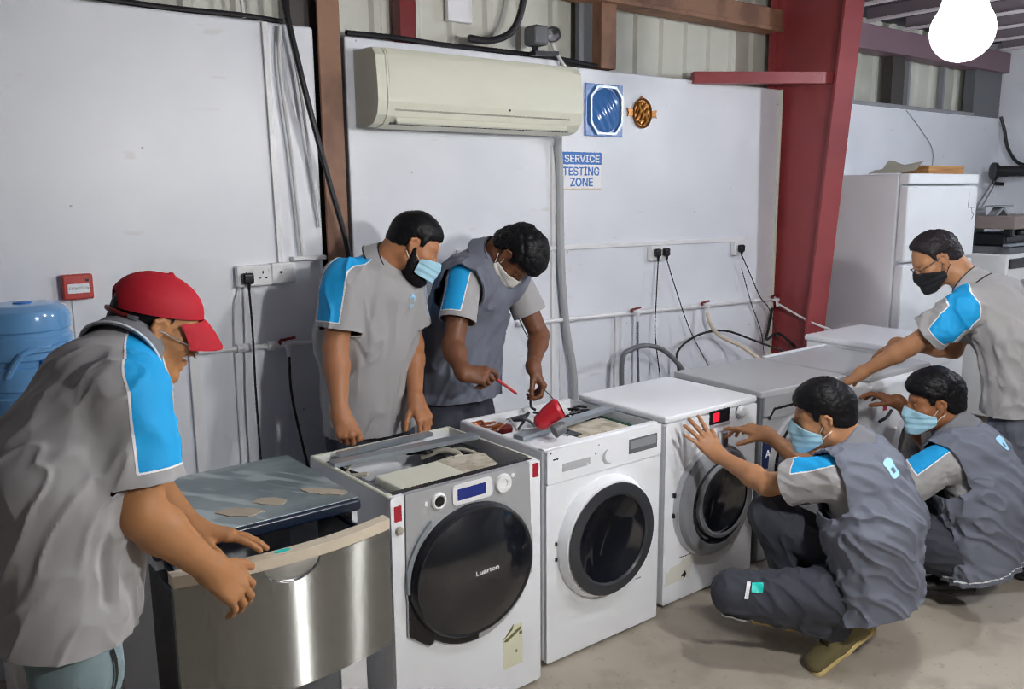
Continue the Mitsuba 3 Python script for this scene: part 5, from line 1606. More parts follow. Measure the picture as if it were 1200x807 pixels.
        def thick(L):
            x, y, z = L.T
            return np.clip((z - 0.02) / 0.08, 0, 1) * top * np.clip((x + 0.11) / 0.08, 0.5, 1)
        return self.shell('hair', mat, region, off, h, noise_a, noise_s, label, 0.002, sk, along, seed, thick if top else None, 0.022)

    def mask(self, mat, top=-0.006, drop=0.0, label=None, ear=True, low=-0.118, back=0.012, strap='m_mask_white', off=0.0055):
        s = self.hs
        w = self.hw
        soft = Blend([(ell(w(0.034, 0, -0.035), np.array([0.062, 0.062, 0.082]) * s, self.hR), 0.03), (cone(w(0.090, 0, -0.005 - drop), w(0.103, 0, -0.040 - drop), 0.012 * s, 0.018 * s), 0.05), (cone(w(0.0, 0.050, -0.055), w(0.082, 0.012, -0.104), 0.026 * s, 0.022 * s), 0.04), (cone(w(0.0, -0.050, -0.055), w(0.082, -0.012, -0.104), 0.026 * s, 0.022 * s), 0.04), (cone(w(0.054, 0.047, -0.02), w(0.054, -0.047, -0.02), 0.02 * s, 0.02 * s), 0.03)])

        def region(L):
            x, y, z = L.T
            tl = np.interp(x, [0.0, 0.03, 0.075, 0.12], [-0.045 - drop, -0.036 - drop, -0.018 - drop, top - drop])
            bl = np.interp(x, [0.0, 0.03, 0.075, 0.12], [-0.070 - drop, -0.086 - drop, low - drop, low - drop])
            return np.maximum(np.maximum(z - tl, bl - z), back - x)

        def pleat(L):
            z = L[:, 2] + drop
            return 0.0014 * np.sin((z + 0.07) / 0.0042) * ((z > -0.095) & (z < -0.04))
        self.shell('face_mask', mat, region, off, 0.003, 0, label=label, edge=0.004, fn=soft, grid=pleat)
        if ear:
            for sy in (1, -1):
                for z0, z1 in ((-0.042 - drop, 0.022), (-0.074 - drop, -0.030)):
                    self.add('ear_loop', tube([w(back + 0.006, 0.064 * sy, z0), w(0.002, 0.076 * sy, z0 * .5 + z1 * .5), w(-0.024, 0.080 * sy, z1)], 0.0016, 6), strap)

    def brows_eyes(self, hair='m_hair'):
        w = self.hw
        for sy in (1, -1):
            self.add('eyebrow', tube([w(0.083, 0.014 * sy, 0.026), w(0.081, 0.03 * sy, 0.032), w(0.066, 0.049 * sy, 0.027)], [*np.linspace(0.0045, 0.003, 21)], 7), hair)
            e = trimesh.creation.icosphere(3, 0.0125 * self.hs)
            e.apply_translation(w(0.073, 0.031 * sy, 0.002))
            self.add('eye', e, 'm_eye')
            i = trimesh.creation.icosphere(2, 0.006 * self.hs)
            i.apply_translation(w(0.0805, 0.031 * sy, 0.0))
            self.add('iris', i, 'm_iris')
            fn = ell(w(0.073, 0.031 * sy, 0.002), np.array([0.0145] * 3) * self.hs, self.hR)
            v, f = surface(fn, 0.0025)
            q = self.hl(v)
            self.add('eyelid', clip_mesh(v, f, 0.0 - q[:, 2]), self.skin)

    def glasses(self, mat='m_dark', w_=0.026, h_=0.018, x=0.104, z=0.0, tilt=0.0):
        w = self.hw
        for sy in (1, -1):
            ring = [w(x - 0.010 * abs(math.cos(a)) * (math.cos(a) * sy > 0) , 0.033 * sy + w_ * math.cos(a), z + h_ * np.sign(math.sin(a)) * abs(math.sin(a)) ** 0.6) for a in np.linspace(0, 2 * math.pi, 32, endpoint=False)]
            self.add('glasses_rim', tube(ring, 0.0018, 6, closed=True), mat)
            c = np.mean(ring, 0)
            lv = np.vstack([ring, [c]])
            self.add('lens', (lv, np.array([[i, (i + 1) % 32, 32] for i in range(32)])), 'm_lens', smooth=False)
            self.add('glasses_arm', tube([w(x - 0.008, 0.06 * sy, z + 0.008), w(0.05, 0.078 * sy, z + 0.014), w(-0.005, 0.083 * sy, z + 0.022), w(-0.026, 0.082 * sy, z + 0.008)], 0.0018, 6), mat)
        self.add('glasses_bridge', tube([w(x, 0.009, z + 0.004), w(x + 0.005, 0, z + 0.007), w(x, -0.009, z + 0.004)], 0.0018, 6), mat)

    def patch(self, name, mesh, center, right, up, poly, mat, label=None, off=0.002):
        """A flat print laid on a garment."""
        p = plate(poly, 0.0008)
        p = p.subdivide_to_size(0.012)
        v = np.asarray(center) + p.vertices[:, :1] * np.asarray(right) + p.vertices[:, 1:2] * np.asarray(up)
        cp, _, tri = trimesh.proximity.closest_point(mesh, v)
        n = unit(mesh.face_normals[tri].mean(0))
        loc, ray, _ = mesh.ray.intersects_location(v + n * 0.15, np.broadcast_to(-n, v.shape), multiple_hits=False)
        cp[ray] = loc
        hgt = cp @ n
        for _ in range(3):       # the print bridges the finest creases
            d = np.linalg.norm(v[:, None] - v[None], axis=2)
            wgt = np.exp(-(d / 0.008) ** 2)
            hgt = np.maximum(hgt, wgt @ hgt / wgt.sum(1))
        cp = cp + n * (hgt - cp @ n)[:, None]
        self.add(name, (cp + n * (off + p.vertices[:, 2:3]), p.faces), mat, label, smooth=False)


# ================================================================ the six men
def stripe_of(p, side, sleeve, a=0.6, b=0.6, start=0.42, w=(0.035, 0.058, 0.058), rise=0.05, u=0.0):
    r = p.arms[side]
    out = unit(r['sh'] - p.neck)
    ad = unit(r['el'] - r['sh'])
    d = p.fwd * a + out * b + np.array([0, 0, u])
    d = unit(d - ad * (d @ ad)) * 0.085
    e = r['sh'] + (r['el'] - r['sh']) * (sleeve + 0.1)
    return [p.neck + (r['sh'] - p.neck) * start + p.up * rise + p.fwd * 0.02 * a, r['sh'] + d * 0.75 + p.up * 0.035, e + d], list(w)


# --- the man in the red cap
A = Person('man in a red cap and grey polo shirt bending over the dishwasher at the left', 'm_skin_tan', 1.74)
A.torso((0.265, 2.04, 0.86), (0.315, 2.085, 1.12), (0.468, 2.11, 1.395), (0.30, 0.95, 0))
A.arm('R', (0.425, 1.935, 1.33), (0.572, 1.932, 0.885), (-0.5, -0.3, 0.2), (0.66, 0.10, -0.72), (0.30, -0.72, 0.45), [(0.35, 0.5, 0.35), (0.4, 0.5, 0.35), (0.45, 0.5, 0.35), (0.45, 0.5, 0.3)], elbow=(0.422, 1.90, 1.07), spread=0.25, thumb=(0.55, -0.1, 0.2, 0.2), hs=1.12, thick=1.22)
A.arm('L', (0.53, 2.275, 1.34), (0.605, 2.165, 0.90), (-0.3, 0.6, -0.2), (0.85, -0.48, -0.20), (0.1, 0.1, 1), [(0.12, 0.2, 0.15)] * 4, spread=0.1, thick=1.1)
A.leg('R', (0.275, 1.96, 0.84), (0.27, 1.96, 0.46), (0.20, 1.94, 0.08), (0.35, 1.90, 0.04))
A.leg('L', (0.315, 2.12, 0.84), (0.30, 2.15, 0.46), (0.25, 2.16, 0.08), (0.40, 2.12, 0.04))
A.head((0.545, 2.13, 1.445), (0.88, -0.05, -0.42), (0.40, -0.06, 0.90), 0.98)
A.build_body(0.0035)
up = unit((0.12, 0, 1))
rs = A.arms['R']
A.polo(np.array((0.28, 2.05, 0.795)), up, 0.72, 0.030, 0.005, 0.035, mats=('m_polo', 'm_blue_cloth'),
       stripe={'R': stripe_of(A, 'R', 0.72, 0.75, 0.55, 0.22, (0.045, 0.078, 0.075), 0.05), 'L': stripe_of(A, 'L', 0.72, 0.8, 0.5)},
       seed=11, fold=[('noise', (0.25, 0, 1), 0.55, 0.12, 0.006), ('ridge', (0.35, -0.3, 0.85), 0.45, 0.07, 0.008),
             ('crease', [(0.36, 1.93, 1.27), (0.30, 1.90, 1.15), (0.29, 1.90, 0.95)], 0.014, 0.014), ('crease', [(0.40, 1.90, 1.25), (0.34, 1.88, 1.1), (0.33, 1.87, 0.9)], 0.012, -0.016),
             ('crease', [(0.30, 1.95, 1.30), (0.22, 1.93, 1.12)], 0.012, 0.012), ('crease', [(0.24, 1.97, 1.24), (0.16, 1.96, 1.05)], 0.010, 0.010), ('crease', [(0.45, 1.90, 1.0), (0.38, 1.9, 0.85)], 0.02, 0.014)], sl_r=(0.08, 0.092), cuff=0.03,
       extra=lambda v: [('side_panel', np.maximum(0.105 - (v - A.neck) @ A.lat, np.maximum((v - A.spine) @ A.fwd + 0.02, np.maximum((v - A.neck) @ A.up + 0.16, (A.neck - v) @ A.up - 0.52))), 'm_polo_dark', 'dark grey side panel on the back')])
A.collar(hgt=0.06, r=0.066, flare=0.026)
A.trousers(mat='m_trousers_teal', loose=0.004, fold=[('noise', (0, 0, 1), 0.3, 0.09, 0.006)])
A.patch('pocket', A.trouser_mesh, (0.33, 1.86, 0.725), unit((0.9, -0.2, 0)), (0, 0, 1.0), sg.LineString(curve([(0.03, 0.05), (0.035, 0.0), (0.02, -0.04), (-0.02, -0.06)])).buffer(0.007), 'm_wire_black', 'dark curved pocket edge', 0.006)
A.shoes()
A.hair('m_hair', 0.003, 0, side=0, nape=-0.045, noise_a=0.001, temple=0.018)
A.brows_eyes()
A.glasses('m_chrome', x=0.110, z=-0.022)


def beard(p, mat='m_beard', off=0.012, noise_a=0.004, low=-0.13, full=True):
    def region(L):
        x, y, z = L.T
        top = np.interp(x, [-0.01, 0.012, 0.03, 0.06, 0.085, 0.12], [0.00, -0.005, -0.045, -0.058, -0.052, -0.05])
        return np.maximum(np.maximum(np.maximum(z - top, 0.002 - x), low - z), np.minimum(x - 0.055, z + 0.092)) + (meshkit.noise(L / 0.008, 3) - 0.5) * 0.006
    p.shell('beard', mat, region, off, 0.0035, noise_a, 0.010, 'dark beard', 0.003, taper=0.018)




def cap(p, mat):
    s = p.hs
    dome = Blend([(ell(p.hw(-0.012, 0, 0.045), np.array([0.112, 0.088, 0.088]) * s, p.hR), 0.02), (cone(p.hw(-0.012, 0, 0.131), p.hw(-0.012, 0, 0.134), 0.006, 0.006), 0.01)])

    def region(L):
        x, y, z = L.T
        line = np.interp(x, [-0.13, -0.05, 0.0, 0.06, 0.11], [0.012, 0.026, 0.036, 0.050, 0.062])
        hole = 0.034 - np.sqrt((y / 1.2) ** 2 + ((z - 0.022) / 1.0) ** 2)
        hole = np.where(x < -0.05, hole, -0.1)
        return np.maximum(line - z, hole)
    v, f = surface(dome, 0.003)
    p.add('cap', clip_mesh(v, f, region(p.hl(v))), mat, 'red baseball cap', edge=0.004)
    g = []
    for u in np.linspace(-1, 1, 25):
        row = []
        for t in np.linspace(0, 1, 10):
            a = u * 1.15
            r0 = np.array([-0.012 + 0.112 * math.cos(a), 0.088 * math.sin(a)])
            x = r0[0] + t * (0.072 * math.cos(u * 1.05) ** 0.7)
            y = r0[1] * (1 - 0.06 * t)
            row.append((x, y, 0.060 - 0.030 * t - 0.022 * t * t - 0.022 * (y / 0.08) ** 2 - 0.01 * (1 - math.cos(a))))
        g.append(row)
    g = np.array(g)
    top = g.reshape(-1, 3)
    bot = top - [0, 0, 0.004]
    i, j = np.meshgrid(np.arange(24), np.arange(9), indexing='ij')
    q = np.stack([i * 10 + j, i * 10 + j + 1, (i + 1) * 10 + j + 1, (i + 1) * 10 + j], -1).reshape(-1, 4)
    m = len(top)
    side = [[k * 10 + 9, k * 10 + 9 + m, (k + 1) * 10 + 9 + m, (k + 1) * 10 + 9] for k in range(24)]
    qq = np.vstack([q, q[:, ::-1] + m, side])
    vv = np.array([p.hw(*x) for x in np.vstack([top, bot])])
    p.add('cap_visor', (vv, np.vstack([qq[:, [0, 1, 2]], qq[:, [0, 2, 3]]])), mat, 'curved cap visor', smooth=40)
    band = [p.hw(-0.012 + 0.107 * math.cos(a), 0.083 * math.sin(a), 0.010 + 0.004 * math.cos(a)) for a in np.linspace(math.pi * 0.70, math.pi * 1.30, 20)]
    p.add('cap_strap', tube(band, 0.006, 6, False), 'm_maroon', 'dark red strap at the back of the cap')
    p.add('cap_buckle', bar(p.hw(-0.083, -0.071, 0.008), p.hw(-0.062, -0.083, 0.012), 0.006, 0.009), 'm_chrome', 'metal buckle of the strap')


cap(A, 'm_cap_red')

# --- the bearded man
B = Person('bearded man in a grey polo and blue mask behind the machine with the black door', 'm_skin_warm', 1.76)
B.torso((1.60, 3.06, 0.90), (1.605, 3.06, 1.18), (1.64, 3.00, 1.475), (0.97, 0.12, 0))
B.arm('R', (1.465, 2.965, 1.425), (1.365, 2.855, 0.945), (-0.8, 0.35, -0.1), (0.05, -0.55, -0.75), (-0.35, -0.75, 0.5), FIST, elbow=(1.402, 2.945, 1.175), spread=0, thick=1.1, thumb=(0.4, 0.6, 0.5, 0.4))
B.arm('L', (1.735, 3.02, 1.42), (1.70, 2.86, 0.945), (0.35, 0.4, -0.1), (0.05, -0.6, -0.7), (0.1, -0.75, 0.6), GRIP)
B.leg('R', (1.51, 3.06, 0.88), (1.50, 3.05, 0.48), (1.49, 3.12, 0.08), (1.48, 2.96, 0.04))
B.leg('L', (1.69, 3.07, 0.88), (1.70, 3.06, 0.48), (1.71, 3.13, 0.08), (1.72, 2.97, 0.04))
B.head((1.750, 2.925, 1.548), (0.80, -0.42, -0.50), (0.48, -0.15, 0.86))
B.build_body(0.004)
B.polo(np.array((1.60, 3.05, 0.80)), np.array([0, 0, 1.0]), 0.72, 0.022, 0.006, 0.022,
       stripe={'R': stripe_of(B, 'R', 0.72, 0.15, 0.9, 0.40, (0.025, 0.05, 0.062)), 'L': stripe_of(B, 'L', 0.72, 0.15, 0.9)},
       fold=[('noise', (0.1, 0, 1), 0.35, 0.09, 0.009), ('ridge', (0.35, 0.1, 0.9), 0.28, 0.07, 0.011), ('crease', [(1.50, 2.90, 1.36), (1.53, 2.89, 1.22), (1.50, 2.89, 1.0)], 0.014, 0.009), ('crease', [(1.47, 2.93, 1.25), (1.52, 2.89, 1.05)], 0.012, -0.008), ('crease', [(1.70, 2.88, 1.32), (1.64, 2.87, 1.1)], 0.016, 0.009), ('crease', [(1.44, 2.92, 1.30), (1.50, 2.88, 1.15), (1.53, 2.88, 0.92)], 0.012, 0.010), ('crease', [(1.74, 2.90, 1.1), (1.70, 2.88, 0.9)], 0.014, 0.009)], sl_r=(0.078, 0.084))
B.collar('m_polo', 'm_wire_black', hgt=0.05)
B.trousers(mat='m_trousers')
B.shoes()
B.hair('m_hair', 0.007, 0.014, nape=-0.03, noise_a=0.002)
B.brows_eyes()
beard(B, 'm_beard', 0.014, 0.004, -0.15)
B.mask('m_mask_blue', drop=0.004, top=-0.008, low=-0.092, back=0.040, label='light blue face mask', off=0.017)
for cx, cz, r1 in ((0, 0.012, 0.014),):
    P_ = B.chest + B.fwd * 0.15 + B.lat * 0.075 + np.array([0, 0, -0.005])
    rgt = unit(np.cross((0, 0, 1.0), -B.fwd)) * -1
    poly = sg.Point(0, 0.014).buffer(0.017).difference(sg.Point(-0.004, 0.008).buffer(0.012)).union(sg.box(-0.018, -0.014, 0.018, -0.009)).union(sg.box(-0.014, -0.022, 0.012, -0.018))
    B.patch('chest_logo', B.shirt_mesh, P_, rgt, (0, 0, 1), poly, 'm_logo', 'light blue chest logo')

# --- the man in the dark vest
C = Person('man with black hair in a dark vest and white mask, holding a red screwdriver', 'm_skin_dark', 1.74)
C.torso((2.068, 3.085, 0.90), (2.088, 3.075, 1.19), (2.143, 2.972, 1.465), (0.98, 0.18, 0))
C.arm('R', (1.985, 2.915, 1.40), (1.845, 2.735, 1.055), (-1, 0.35, -0.15), (0.80, -0.45, -0.15), (-0.35, -0.55, 0.75), elbow=(1.875, 2.845, 1.14), curls=[(0.35, 0.7, 0.4), (0.8, 1.0, 0.6), (1.0, 1.2, 0.7), (1.1, 1.2, 0.7)], thumb=(0.35, 0.45, 0.1, 0.2))
C.arm('L', (2.305, 2.99, 1.385), (2.215, 2.745, 1.03), (0.8, 0.4, -0.3), (0.22, -0.45, -0.85), (0.75, -0.45, 0.5), [(0.7, 0.8, 0.4), (0.8, 0.9, 0.5), (0.9, 0.9, 0.5), (0.9, 0.9, 0.5)], thumb=(0.25, 0.7, 0.2, 0.2))
C.leg('R', (1.96, 3.08, 0.88), (1.92, 3.04, 0.48), (1.91, 3.12, 0.08), (1.90, 2.96, 0.04))
C.leg('L', (2.14, 3.10, 0.88), (2.13, 3.07, 0.48), (2.14, 3.14, 0.08), (2.15, 2.98, 0.04))
C.head((2.200, 2.855, 1.492), (0.12, -0.22, -0.95), (0.50, -0.85, 0.25))
C.build_body(0.004)
C.polo(np.array((2.06, 3.07, 0.87)), np.array([0, 0.05, 1.0]), 0.62, 0.004, 0.007, 0.0,
       stripe={'R': stripe_of(C, 'R', 0.62, 0.1, 0.9, 0.5, (0.04, 0.05, 0.05)), 'L': stripe_of(C, 'L', 0.62, 0.1, 0.9, 0.5, (0.04, 0.05, 0.05))}, sl_r=(0.07, 0.08), body_label='grey polo under the vest')
C.vest(np.array((2.06, 3.07, 0.86)), np.array([0, 0.05, 1.0]), 0.016, 0.006, 0.0,
       fold=[('noise', (0.2, 0, 1), 0.30, 0.08, 0.011), ('ridge', (0.45, 0.1, 0.8), 0.28, 0.07, 0.013), ('crease', [(2.02, 2.86, 1.15), (2.12, 2.86, 1.05), (2.2, 2.9, 1.02)], 0.012, 0.010), ('crease', [(2.0, 2.87, 1.38), (1.98, 2.88, 1.2), (2.0, 2.9, 1.0)], 0.012, 0.010), ('crease', [(2.16, 2.85, 1.35), (2.12, 2.88, 1.1), (2.09, 2.92, 0.85)], 0.006, 0.006), ('crease', [(2.25, 2.90, 1.30), (2.2, 2.92, 1.1)], 0.014, 0.008), ('crease', [(1.9, 2.95, 1.0), (2.1, 2.93, 0.97)], 0.012, -0.008)], mat='m_vest')
C.collar('m_vest', 'm_vest_dark', hgt=0.055, r=0.068, flare=0.034, rise=0.016)
C.trousers(mat='m_trousers')
C.shoes()
C.hair('m_hair', 0.014, 0.022, nape=-0.06, noise_a=0.010, noise_s=0.018, front=0.095, seed=6)
C.brows_eyes()
C.mask('m_mask_white', top=0.004, label='white face mask')

# --- the crouching man
D_ = Person('crouching man in a grey vest reaching for the display of a white washing machine', 'm_skin_mid', 1.70)
D_.torso((2.775, 1.50, 0.335), (2.79, 1.505, 0.58), (2.785, 1.60, 0.808), (-0.95, -0.31, 0))
D_.arm('L', (2.645, 1.565, 0.76), (2.624, 2.070, 0.715), (-0.4, 0, -0.9), (-0.20, 0.70, 0.62), (-0.45, -0.60, 0.62), [(-0.05, 0.1, 0.05), (0.05, 0.12, 0.1), (0.0, 0.1, 0.05), (-0.1, 0.12, 0.05)], spread=0.45, thumb=(0.55, 0.3, 0.0, 0.1))
D_.arm('R', (2.955, 1.665, 0.76), (2.925, 2.060, 0.75), (0.5, 0, -0.9), (-0.25, 0.92, 0.18), (-0.15, -0.20, 0.95), [(0.15, 0.15, 0.1), (0.5, 0.4, 0.3), (0.6, 0.5, 0.3), (0.6, 0.5, 0.3)], spread=0.2, thumb=(0.6, 0.5, 0.0, 0.1))
D_.leg('L', (2.71, 1.50, 0.315), (2.415, 1.815, 0.295), (2.74, 1.545, 0.175), (2.62, 1.62, 0.06), (-0.53, 0.34, 0.77))
D_.leg('R', (2.88, 1.54, 0.33), (2.64, 1.83, 0.535), (2.80, 1.74, 0.12), (2.72, 1.88, 0.04))
D_.head((2.715, 1.68, 0.940), (-0.52, 0.80, -0.15), (-0.12, 0.12, 0.98))
D_.build_body(0.0038)
upD = unit((-0.12, 0.22, 1))
D_.polo(np.array((2.81, 1.50, 0.40)), upD, 0.66, 0.012, 0.006, 0.0, mats=('m_polo', 'm_blue_cloth'),
        stripe={'L': stripe_of(D_, 'L', 0.66, -0.1, 0.25, 0.62, (0.03, 0.062, 0.064), 0.03, 0.7), 'R': stripe_of(D_, 'R', 0.66, -0.1, 0.6, 0.6)}, sl_r=(0.075, 0.088), cuff=0.05, fold=[('noise', (0.2, 0.9, 0.1), 0.2, 0.04, 0.006)], body_label='grey polo under the vest')
D_.vest(np.array((2.815, 1.50, 0.255)), unit((-0.1, 0.3, 1)), 0.022, 0.005, 0.012,
        fold=[('noise', (-0.8, 0.2, 0.55), 0.22, 0.065, 0.007), ('ridge', (-0.7, 0.35, 0.6), 0.34, 0.06, 0.015), ('noise', (0, 0, 1), 0.3, 0.12, 0.005), ('crease', [(2.68, 1.44, 0.72), (2.70, 1.40, 0.55), (2.76, 1.36, 0.42)], 0.012, 0.010),
              ('crease', [(2.69, 1.52, 0.50), (2.78, 1.36, 0.44), (2.92, 1.37, 0.40)], 0.012, 0.010), ('crease', [(2.68, 1.50, 0.44), (2.80, 1.36, 0.36)], 0.011, 0.009), ('crease', [(2.70, 1.46, 0.62), (2.80, 1.37, 0.56), (2.93, 1.40, 0.58)], 0.014, 0.008)])
D_.collar('m_collar', 'm_vest', hgt=0.060, r=0.066, flare=0.036, rise=0.030)
D_.trousers(mat='m_trousers', h=0.007, loose=0.012, fold=[('ridge', (-0.3, 0.5, 0.8), 0.2, 0.06, 0.010), ('crease', [(2.46, 1.72, 0.37), (2.55, 1.70, 0.30)], 0.012, 0.009), ('crease', [(2.50, 1.68, 0.38), (2.62, 1.60, 0.30)], 0.012, 0.009), ('crease', [(2.56, 1.63, 0.40), (2.68, 1.52, 0.34)], 0.012, 0.008)], calf=0.075, ankle=0.95)
D_.shoes('m_boot', 'm_boot_sole', 0.005, 1.16, 'm_grey_top', 0.135)
D_.hair('m_hair', 0.007, 0.022, nape=-0.035, noise_a=0.003, noise_s=0.012, front=0.085)
D_.brows_eyes()
D_.mask('m_mask_blue', top=0.004, label='light blue face mask')
D_.patch('knee_patch', D_.trouser_mesh, (2.43, 1.75, 0.33), unit((0.75, -0.6, 0)), unit((-.1, -.2, 1)), sg.box(-0.006, -0.03, 0.035, 0.025), 'm_teal', 'turquoise patch on the knee', 0.005)
D_.patch('knee_stripe', D_.trouser_mesh, (2.425, 1.75, 0.33), unit((0.75, -0.6, 0)), unit((-.1, -.2, 1)), sg.box(-0.02, -0.045, -0.006, 0.035), 'm_paper', 'white stripe on the knee', 0.006)
D_.patch('knee_pad', D_.trouser_mesh, (2.39, 1.79, 0.23), unit((0.75, -0.6, 0)), unit((-.1, -.2, 1)), sg.box(-0.05, -0.02, 0.05, 0.02), 'm_grey_top', 'pale patch under the knee', 0.006)
bk = D_.chest - D_.fwd * 0.16 + np.array([-0.02, 0, 0.0])
rt = -np.cross((0, 0, 1.0), D_.fwd)
D_.patch('back_badge', D_.vest_mesh, bk + D_.lat * 0.085 + np.array([0, 0, 0.045]), rt * 1.0, (0, 0, 1), rrect(-0.03, -0.045, 0.03, 0.045, 0.02).difference(sg.box(-0.012, -0.025, 0.012, 0.0)), 'm_logo', 'pale blue badge on the back')

# --- the kneeling man
E_ = Person('kneeling man with thick black hair in a grey vest, arm raised to a machine', 'm_skin_brown', 1.70)
E_.torso((3.55, 1.46, 0.285), (3.575, 1.465, 0.51), (3.56, 1.575, 0.735), (-0.96, -0.28, 0))
E_.arm('R', (3.72, 1.65, 0.685), (3.79, 1.955, 0.77), (0.6, -0.1, -0.9), (-0.1, 0.90, 0.22), (0.1, -0.4, 0.9), REST)
E_.arm('L', (3.405, 1.535, 0.675), (3.30, 1.95, 0.58), (-0.5, 0, -0.9), (-0.1, 0.98, 0.1), (-0.1, -0.2, 1), OPEN)
E_.leg('L', (3.46, 1.45, 0.265), (3.32, 1.80, 0.40), (3.60, 1.53, 0.125), (3.44, 1.64, 0.04))
E_.leg('R', (3.64, 1.49, 0.275), (3.58, 1.86, 0.42), (3.80, 1.62, 0.11), (3.68, 1.75, 0.04))
E_.head((3.51, 1.665, 0.868), (-0.62, 0.72, -0.12), (-0.10, 0.15, 0.98))
E_.build_body(0.0042)
E_.polo(np.array((3.56, 1.46, 0.40)), unit((-0.2, 0.3, 1)), 0.62, 0.012, 0.007, 0.0,
        stripe={'L': stripe_of(E_, 'L', 0.62, -0.1, 0.25, 0.62, (0.03, 0.062, 0.064), 0.03, 0.7), 'R': stripe_of(E_, 'R', 0.62, -0.1, 0.6, 0.6)}, sl_r=(0.075, 0.088), cuff=0.045, fold=[('noise', (0.2, 0.9, 0.1), 0.2, 0.04, 0.006)], body_label='grey polo under the vest')
E_.vest(np.array((3.57, 1.45, 0.205)), unit((-0.2, 0.3, 1)), 0.024, 0.006, 0.012,
        line=0.022, fold=[('noise', (-0.7, 0.2, 0.6), 0.22, 0.07, 0.008), ('ridge', (-0.7, 0.35, 0.6), 0.34, 0.06, 0.016), ('crease', [(3.50, 1.50, 0.45), (3.58, 1.36, 0.36), (3.70, 1.34, 0.30)], 0.013, 0.011), ('crease', [(3.49, 1.50, 0.36), (3.60, 1.36, 0.28)], 0.012, 0.010), ('crease', [(3.50, 1.45, 0.58), (3.60, 1.36, 0.50), (3.74, 1.38, 0.46)], 0.014, 0.010)])
E_.collar('m_collar', 'm_vest', hgt=0.060, r=0.066, flare=0.036, rise=0.030)
E_.trousers(mat='m_trousers', h=0.007, fold=[('ridge', (-0.5, 0.7, 0.2), 0.25, 0.05, 0.010)], calf=0.075, ankle=0.88)
E_.shoes('m_shoe', 'm_shoe')
E_.hair('m_hair', 0.014, 0.022, nape=-0.05, noise_a=0.006, noise_s=0.016, front=0.08, seed=8)
E_.brows_eyes()
E_.mask('m_mask_blue', top=0.002, label='light blue face mask')
rt = -np.cross((0, 0, 1.0), E_.fwd)
E_.patch('back_badge', E_.vest_mesh, E_.chest - E_.fwd * 0.16 + E_.lat * 0.05 + np.array([0.0, 0, 0.04]), rt, (0, 0, 1), rrect(-0.03, -0.045, 0.03, 0.045, 0.02).difference(sg.box(-0.012, -0.025, 0.012, 0.0)), 'm_logo', 'pale blue badge on the back')

# --- the man with glasses
G = Person('man with glasses and black mask leaning on machines at the far right', 'm_skin_mid', 1.70)
G.torso((4.05, 1.55, 0.86), (4.06, 1.575, 1.09), (3.955, 1.755, 1.325), (-0.95, -0.28, 0))
G.arm('L', (3.82, 1.705, 1.235), (3.70, 2.10, 0.905), (-0.3, -0.4, -0.9), (-0.15, 0.75, -0.55), (-0.25, 0.35, 0.9), [(0.2, 0.3, 0.2), (0.3, 0.4, 0.2), (0.4, 0.5, 0.3), (0.5, 0.6, 0.3)], spread=0.2)
G.arm('R', (4.12, 1.80, 1.24), (4.05, 2.12, 1.0), (0.5, -0.3, -0.8), (0.0, 0.80, -0.55), (0.1, 0.35, 0.9), REST)
G.leg('L', (4.0, 1.52, 0.84), (4.02, 1.52, 0.46), (4.05, 1.40, 0.08), (4.02, 1.56, 0.04))
G.leg('R', (4.16, 1.57, 0.84), (4.20, 1.57, 0.46), (4.25, 1.46, 0.08), (4.22, 1.62, 0.04))
G.head((3.905, 1.895, 1.435), (-0.62, 0.62, -0.55), (-0.35, 0.40, 0.85))
G.build_body(0.0045)
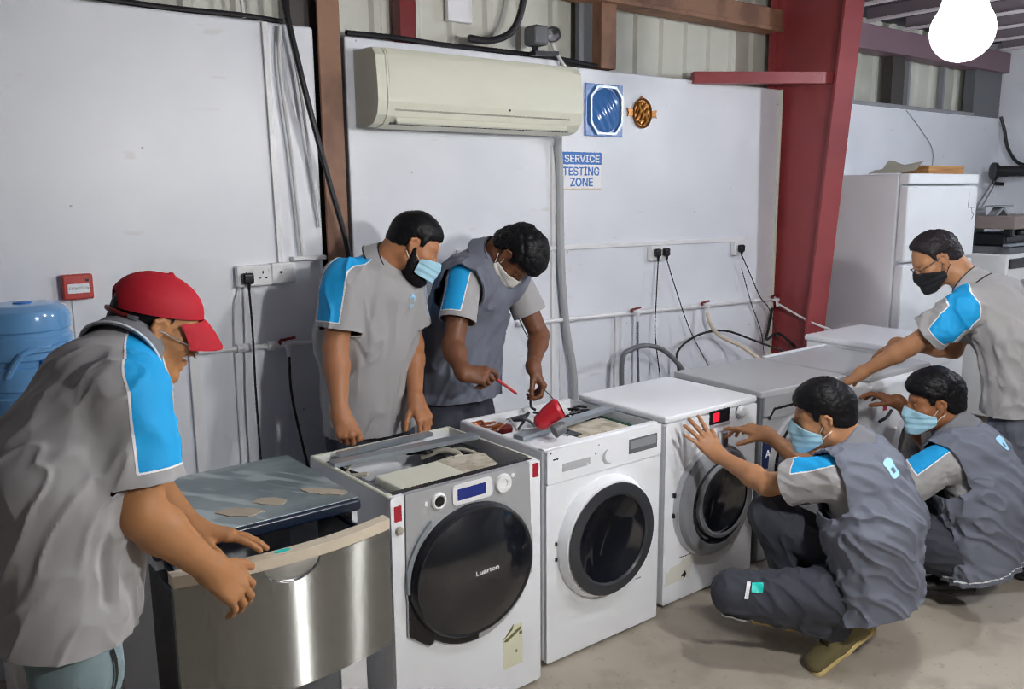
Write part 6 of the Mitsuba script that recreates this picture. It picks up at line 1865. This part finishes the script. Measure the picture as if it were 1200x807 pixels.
G.polo(np.array((4.05, 1.55, 0.775)), unit((-0.05, 0.1, 1)), 0.66, 0.024, 0.007, 0.02,
       stripe={'L': stripe_of(G, 'L', 0.66, 0.95, 0.12, 0.26, (0.05, 0.056, 0.050), 0.062), 'R': stripe_of(G, 'R', 0.66, 0.7, 0.4)},
       fold=[('noise', (0.1, 0.3, 0.9), 0.30, 0.08, 0.010), ('ridge', (-0.5, 0.3, 0.8), 0.30, 0.07, 0.013), ('crease', [(3.86, 1.66, 1.12), (3.93, 1.52, 0.98), (4.02, 1.42, 0.9)], 0.016, 0.009), ('crease', [(3.88, 1.68, 1.05), (3.95, 1.6, 0.92)], 0.012, 0.008)], sl_r=(0.076, 0.084), cuff=0.03)
G.collar('m_polo', 'm_wire_black', hgt=0.05)
G.trousers(mat='m_trousers_slate', loose=0.024, fold=[('ridge', (0.2, 0.1, 0.9), 0.3, 0.07, 0.014), ('noise', (0.1, 0, 1), 0.3, 0.07, 0.008), ('crease', [(3.96, 1.46, 0.75), (3.95, 1.44, 0.5)], 0.02, 0.01)])
G.shoes()
G.hair('m_hair_grey', 0.008, 0.010, nape=-0.055, noise_a=0.005, noise_s=0.014, front=0.06, temple=0.03, recede=0.05, label='thinning dark grey hair')
G.brows_eyes()
G.mask('m_mask_black', top=-0.002, label='black face mask', strap='m_mask_black')
G.glasses('m_black', x=0.108, z=-0.004)

# ---------------------------------------------------------------- what they hold
tp = 0.5 * (np.asarray(C.arms['R']['hand'].tips[0][0]) + np.asarray(C.arms['R']['hand'].tips[4][0]))
dv = unit((0.62, -0.30, -0.55))
t = Thing('screwdriver', 'small red screwdriver in the right hand of the man in the dark vest', 'screwdriver', tuple(np.round(tp + dv * 0.012, 4)))
t.part('handle', tube([tuple(dv * -0.006), tuple(dv * 0.03)], 0.0075, 12, False), 'm_red_plastic')
t.part('shaft', tube([tuple(dv * 0.03), tuple(dv * 0.11)], 0.006, 10, False), 'm_red_plastic', label='red sleeved shaft')
t.part('tip', tube([tuple(dv * 0.11), tuple(dv * 0.122)], [0.005, 0.003], 8, False), 'm_maroon', label='dark tip')
tp, td = C.arms['L']['hand'].tips[0]
t = Thing('wire_lead', 'short black wire held up by the left hand of the man in the dark vest', 'wire')
tp = np.asarray(tp, float)
t.part('lead', tube([tuple(tp + [0, 0, 0.02]), tuple(tp + [0, 0.0, -0.03]), (tp[0] + 0.01, tp[1] - 0.02, H + 0.01)], 0.005, 8), 'm_wire_black')
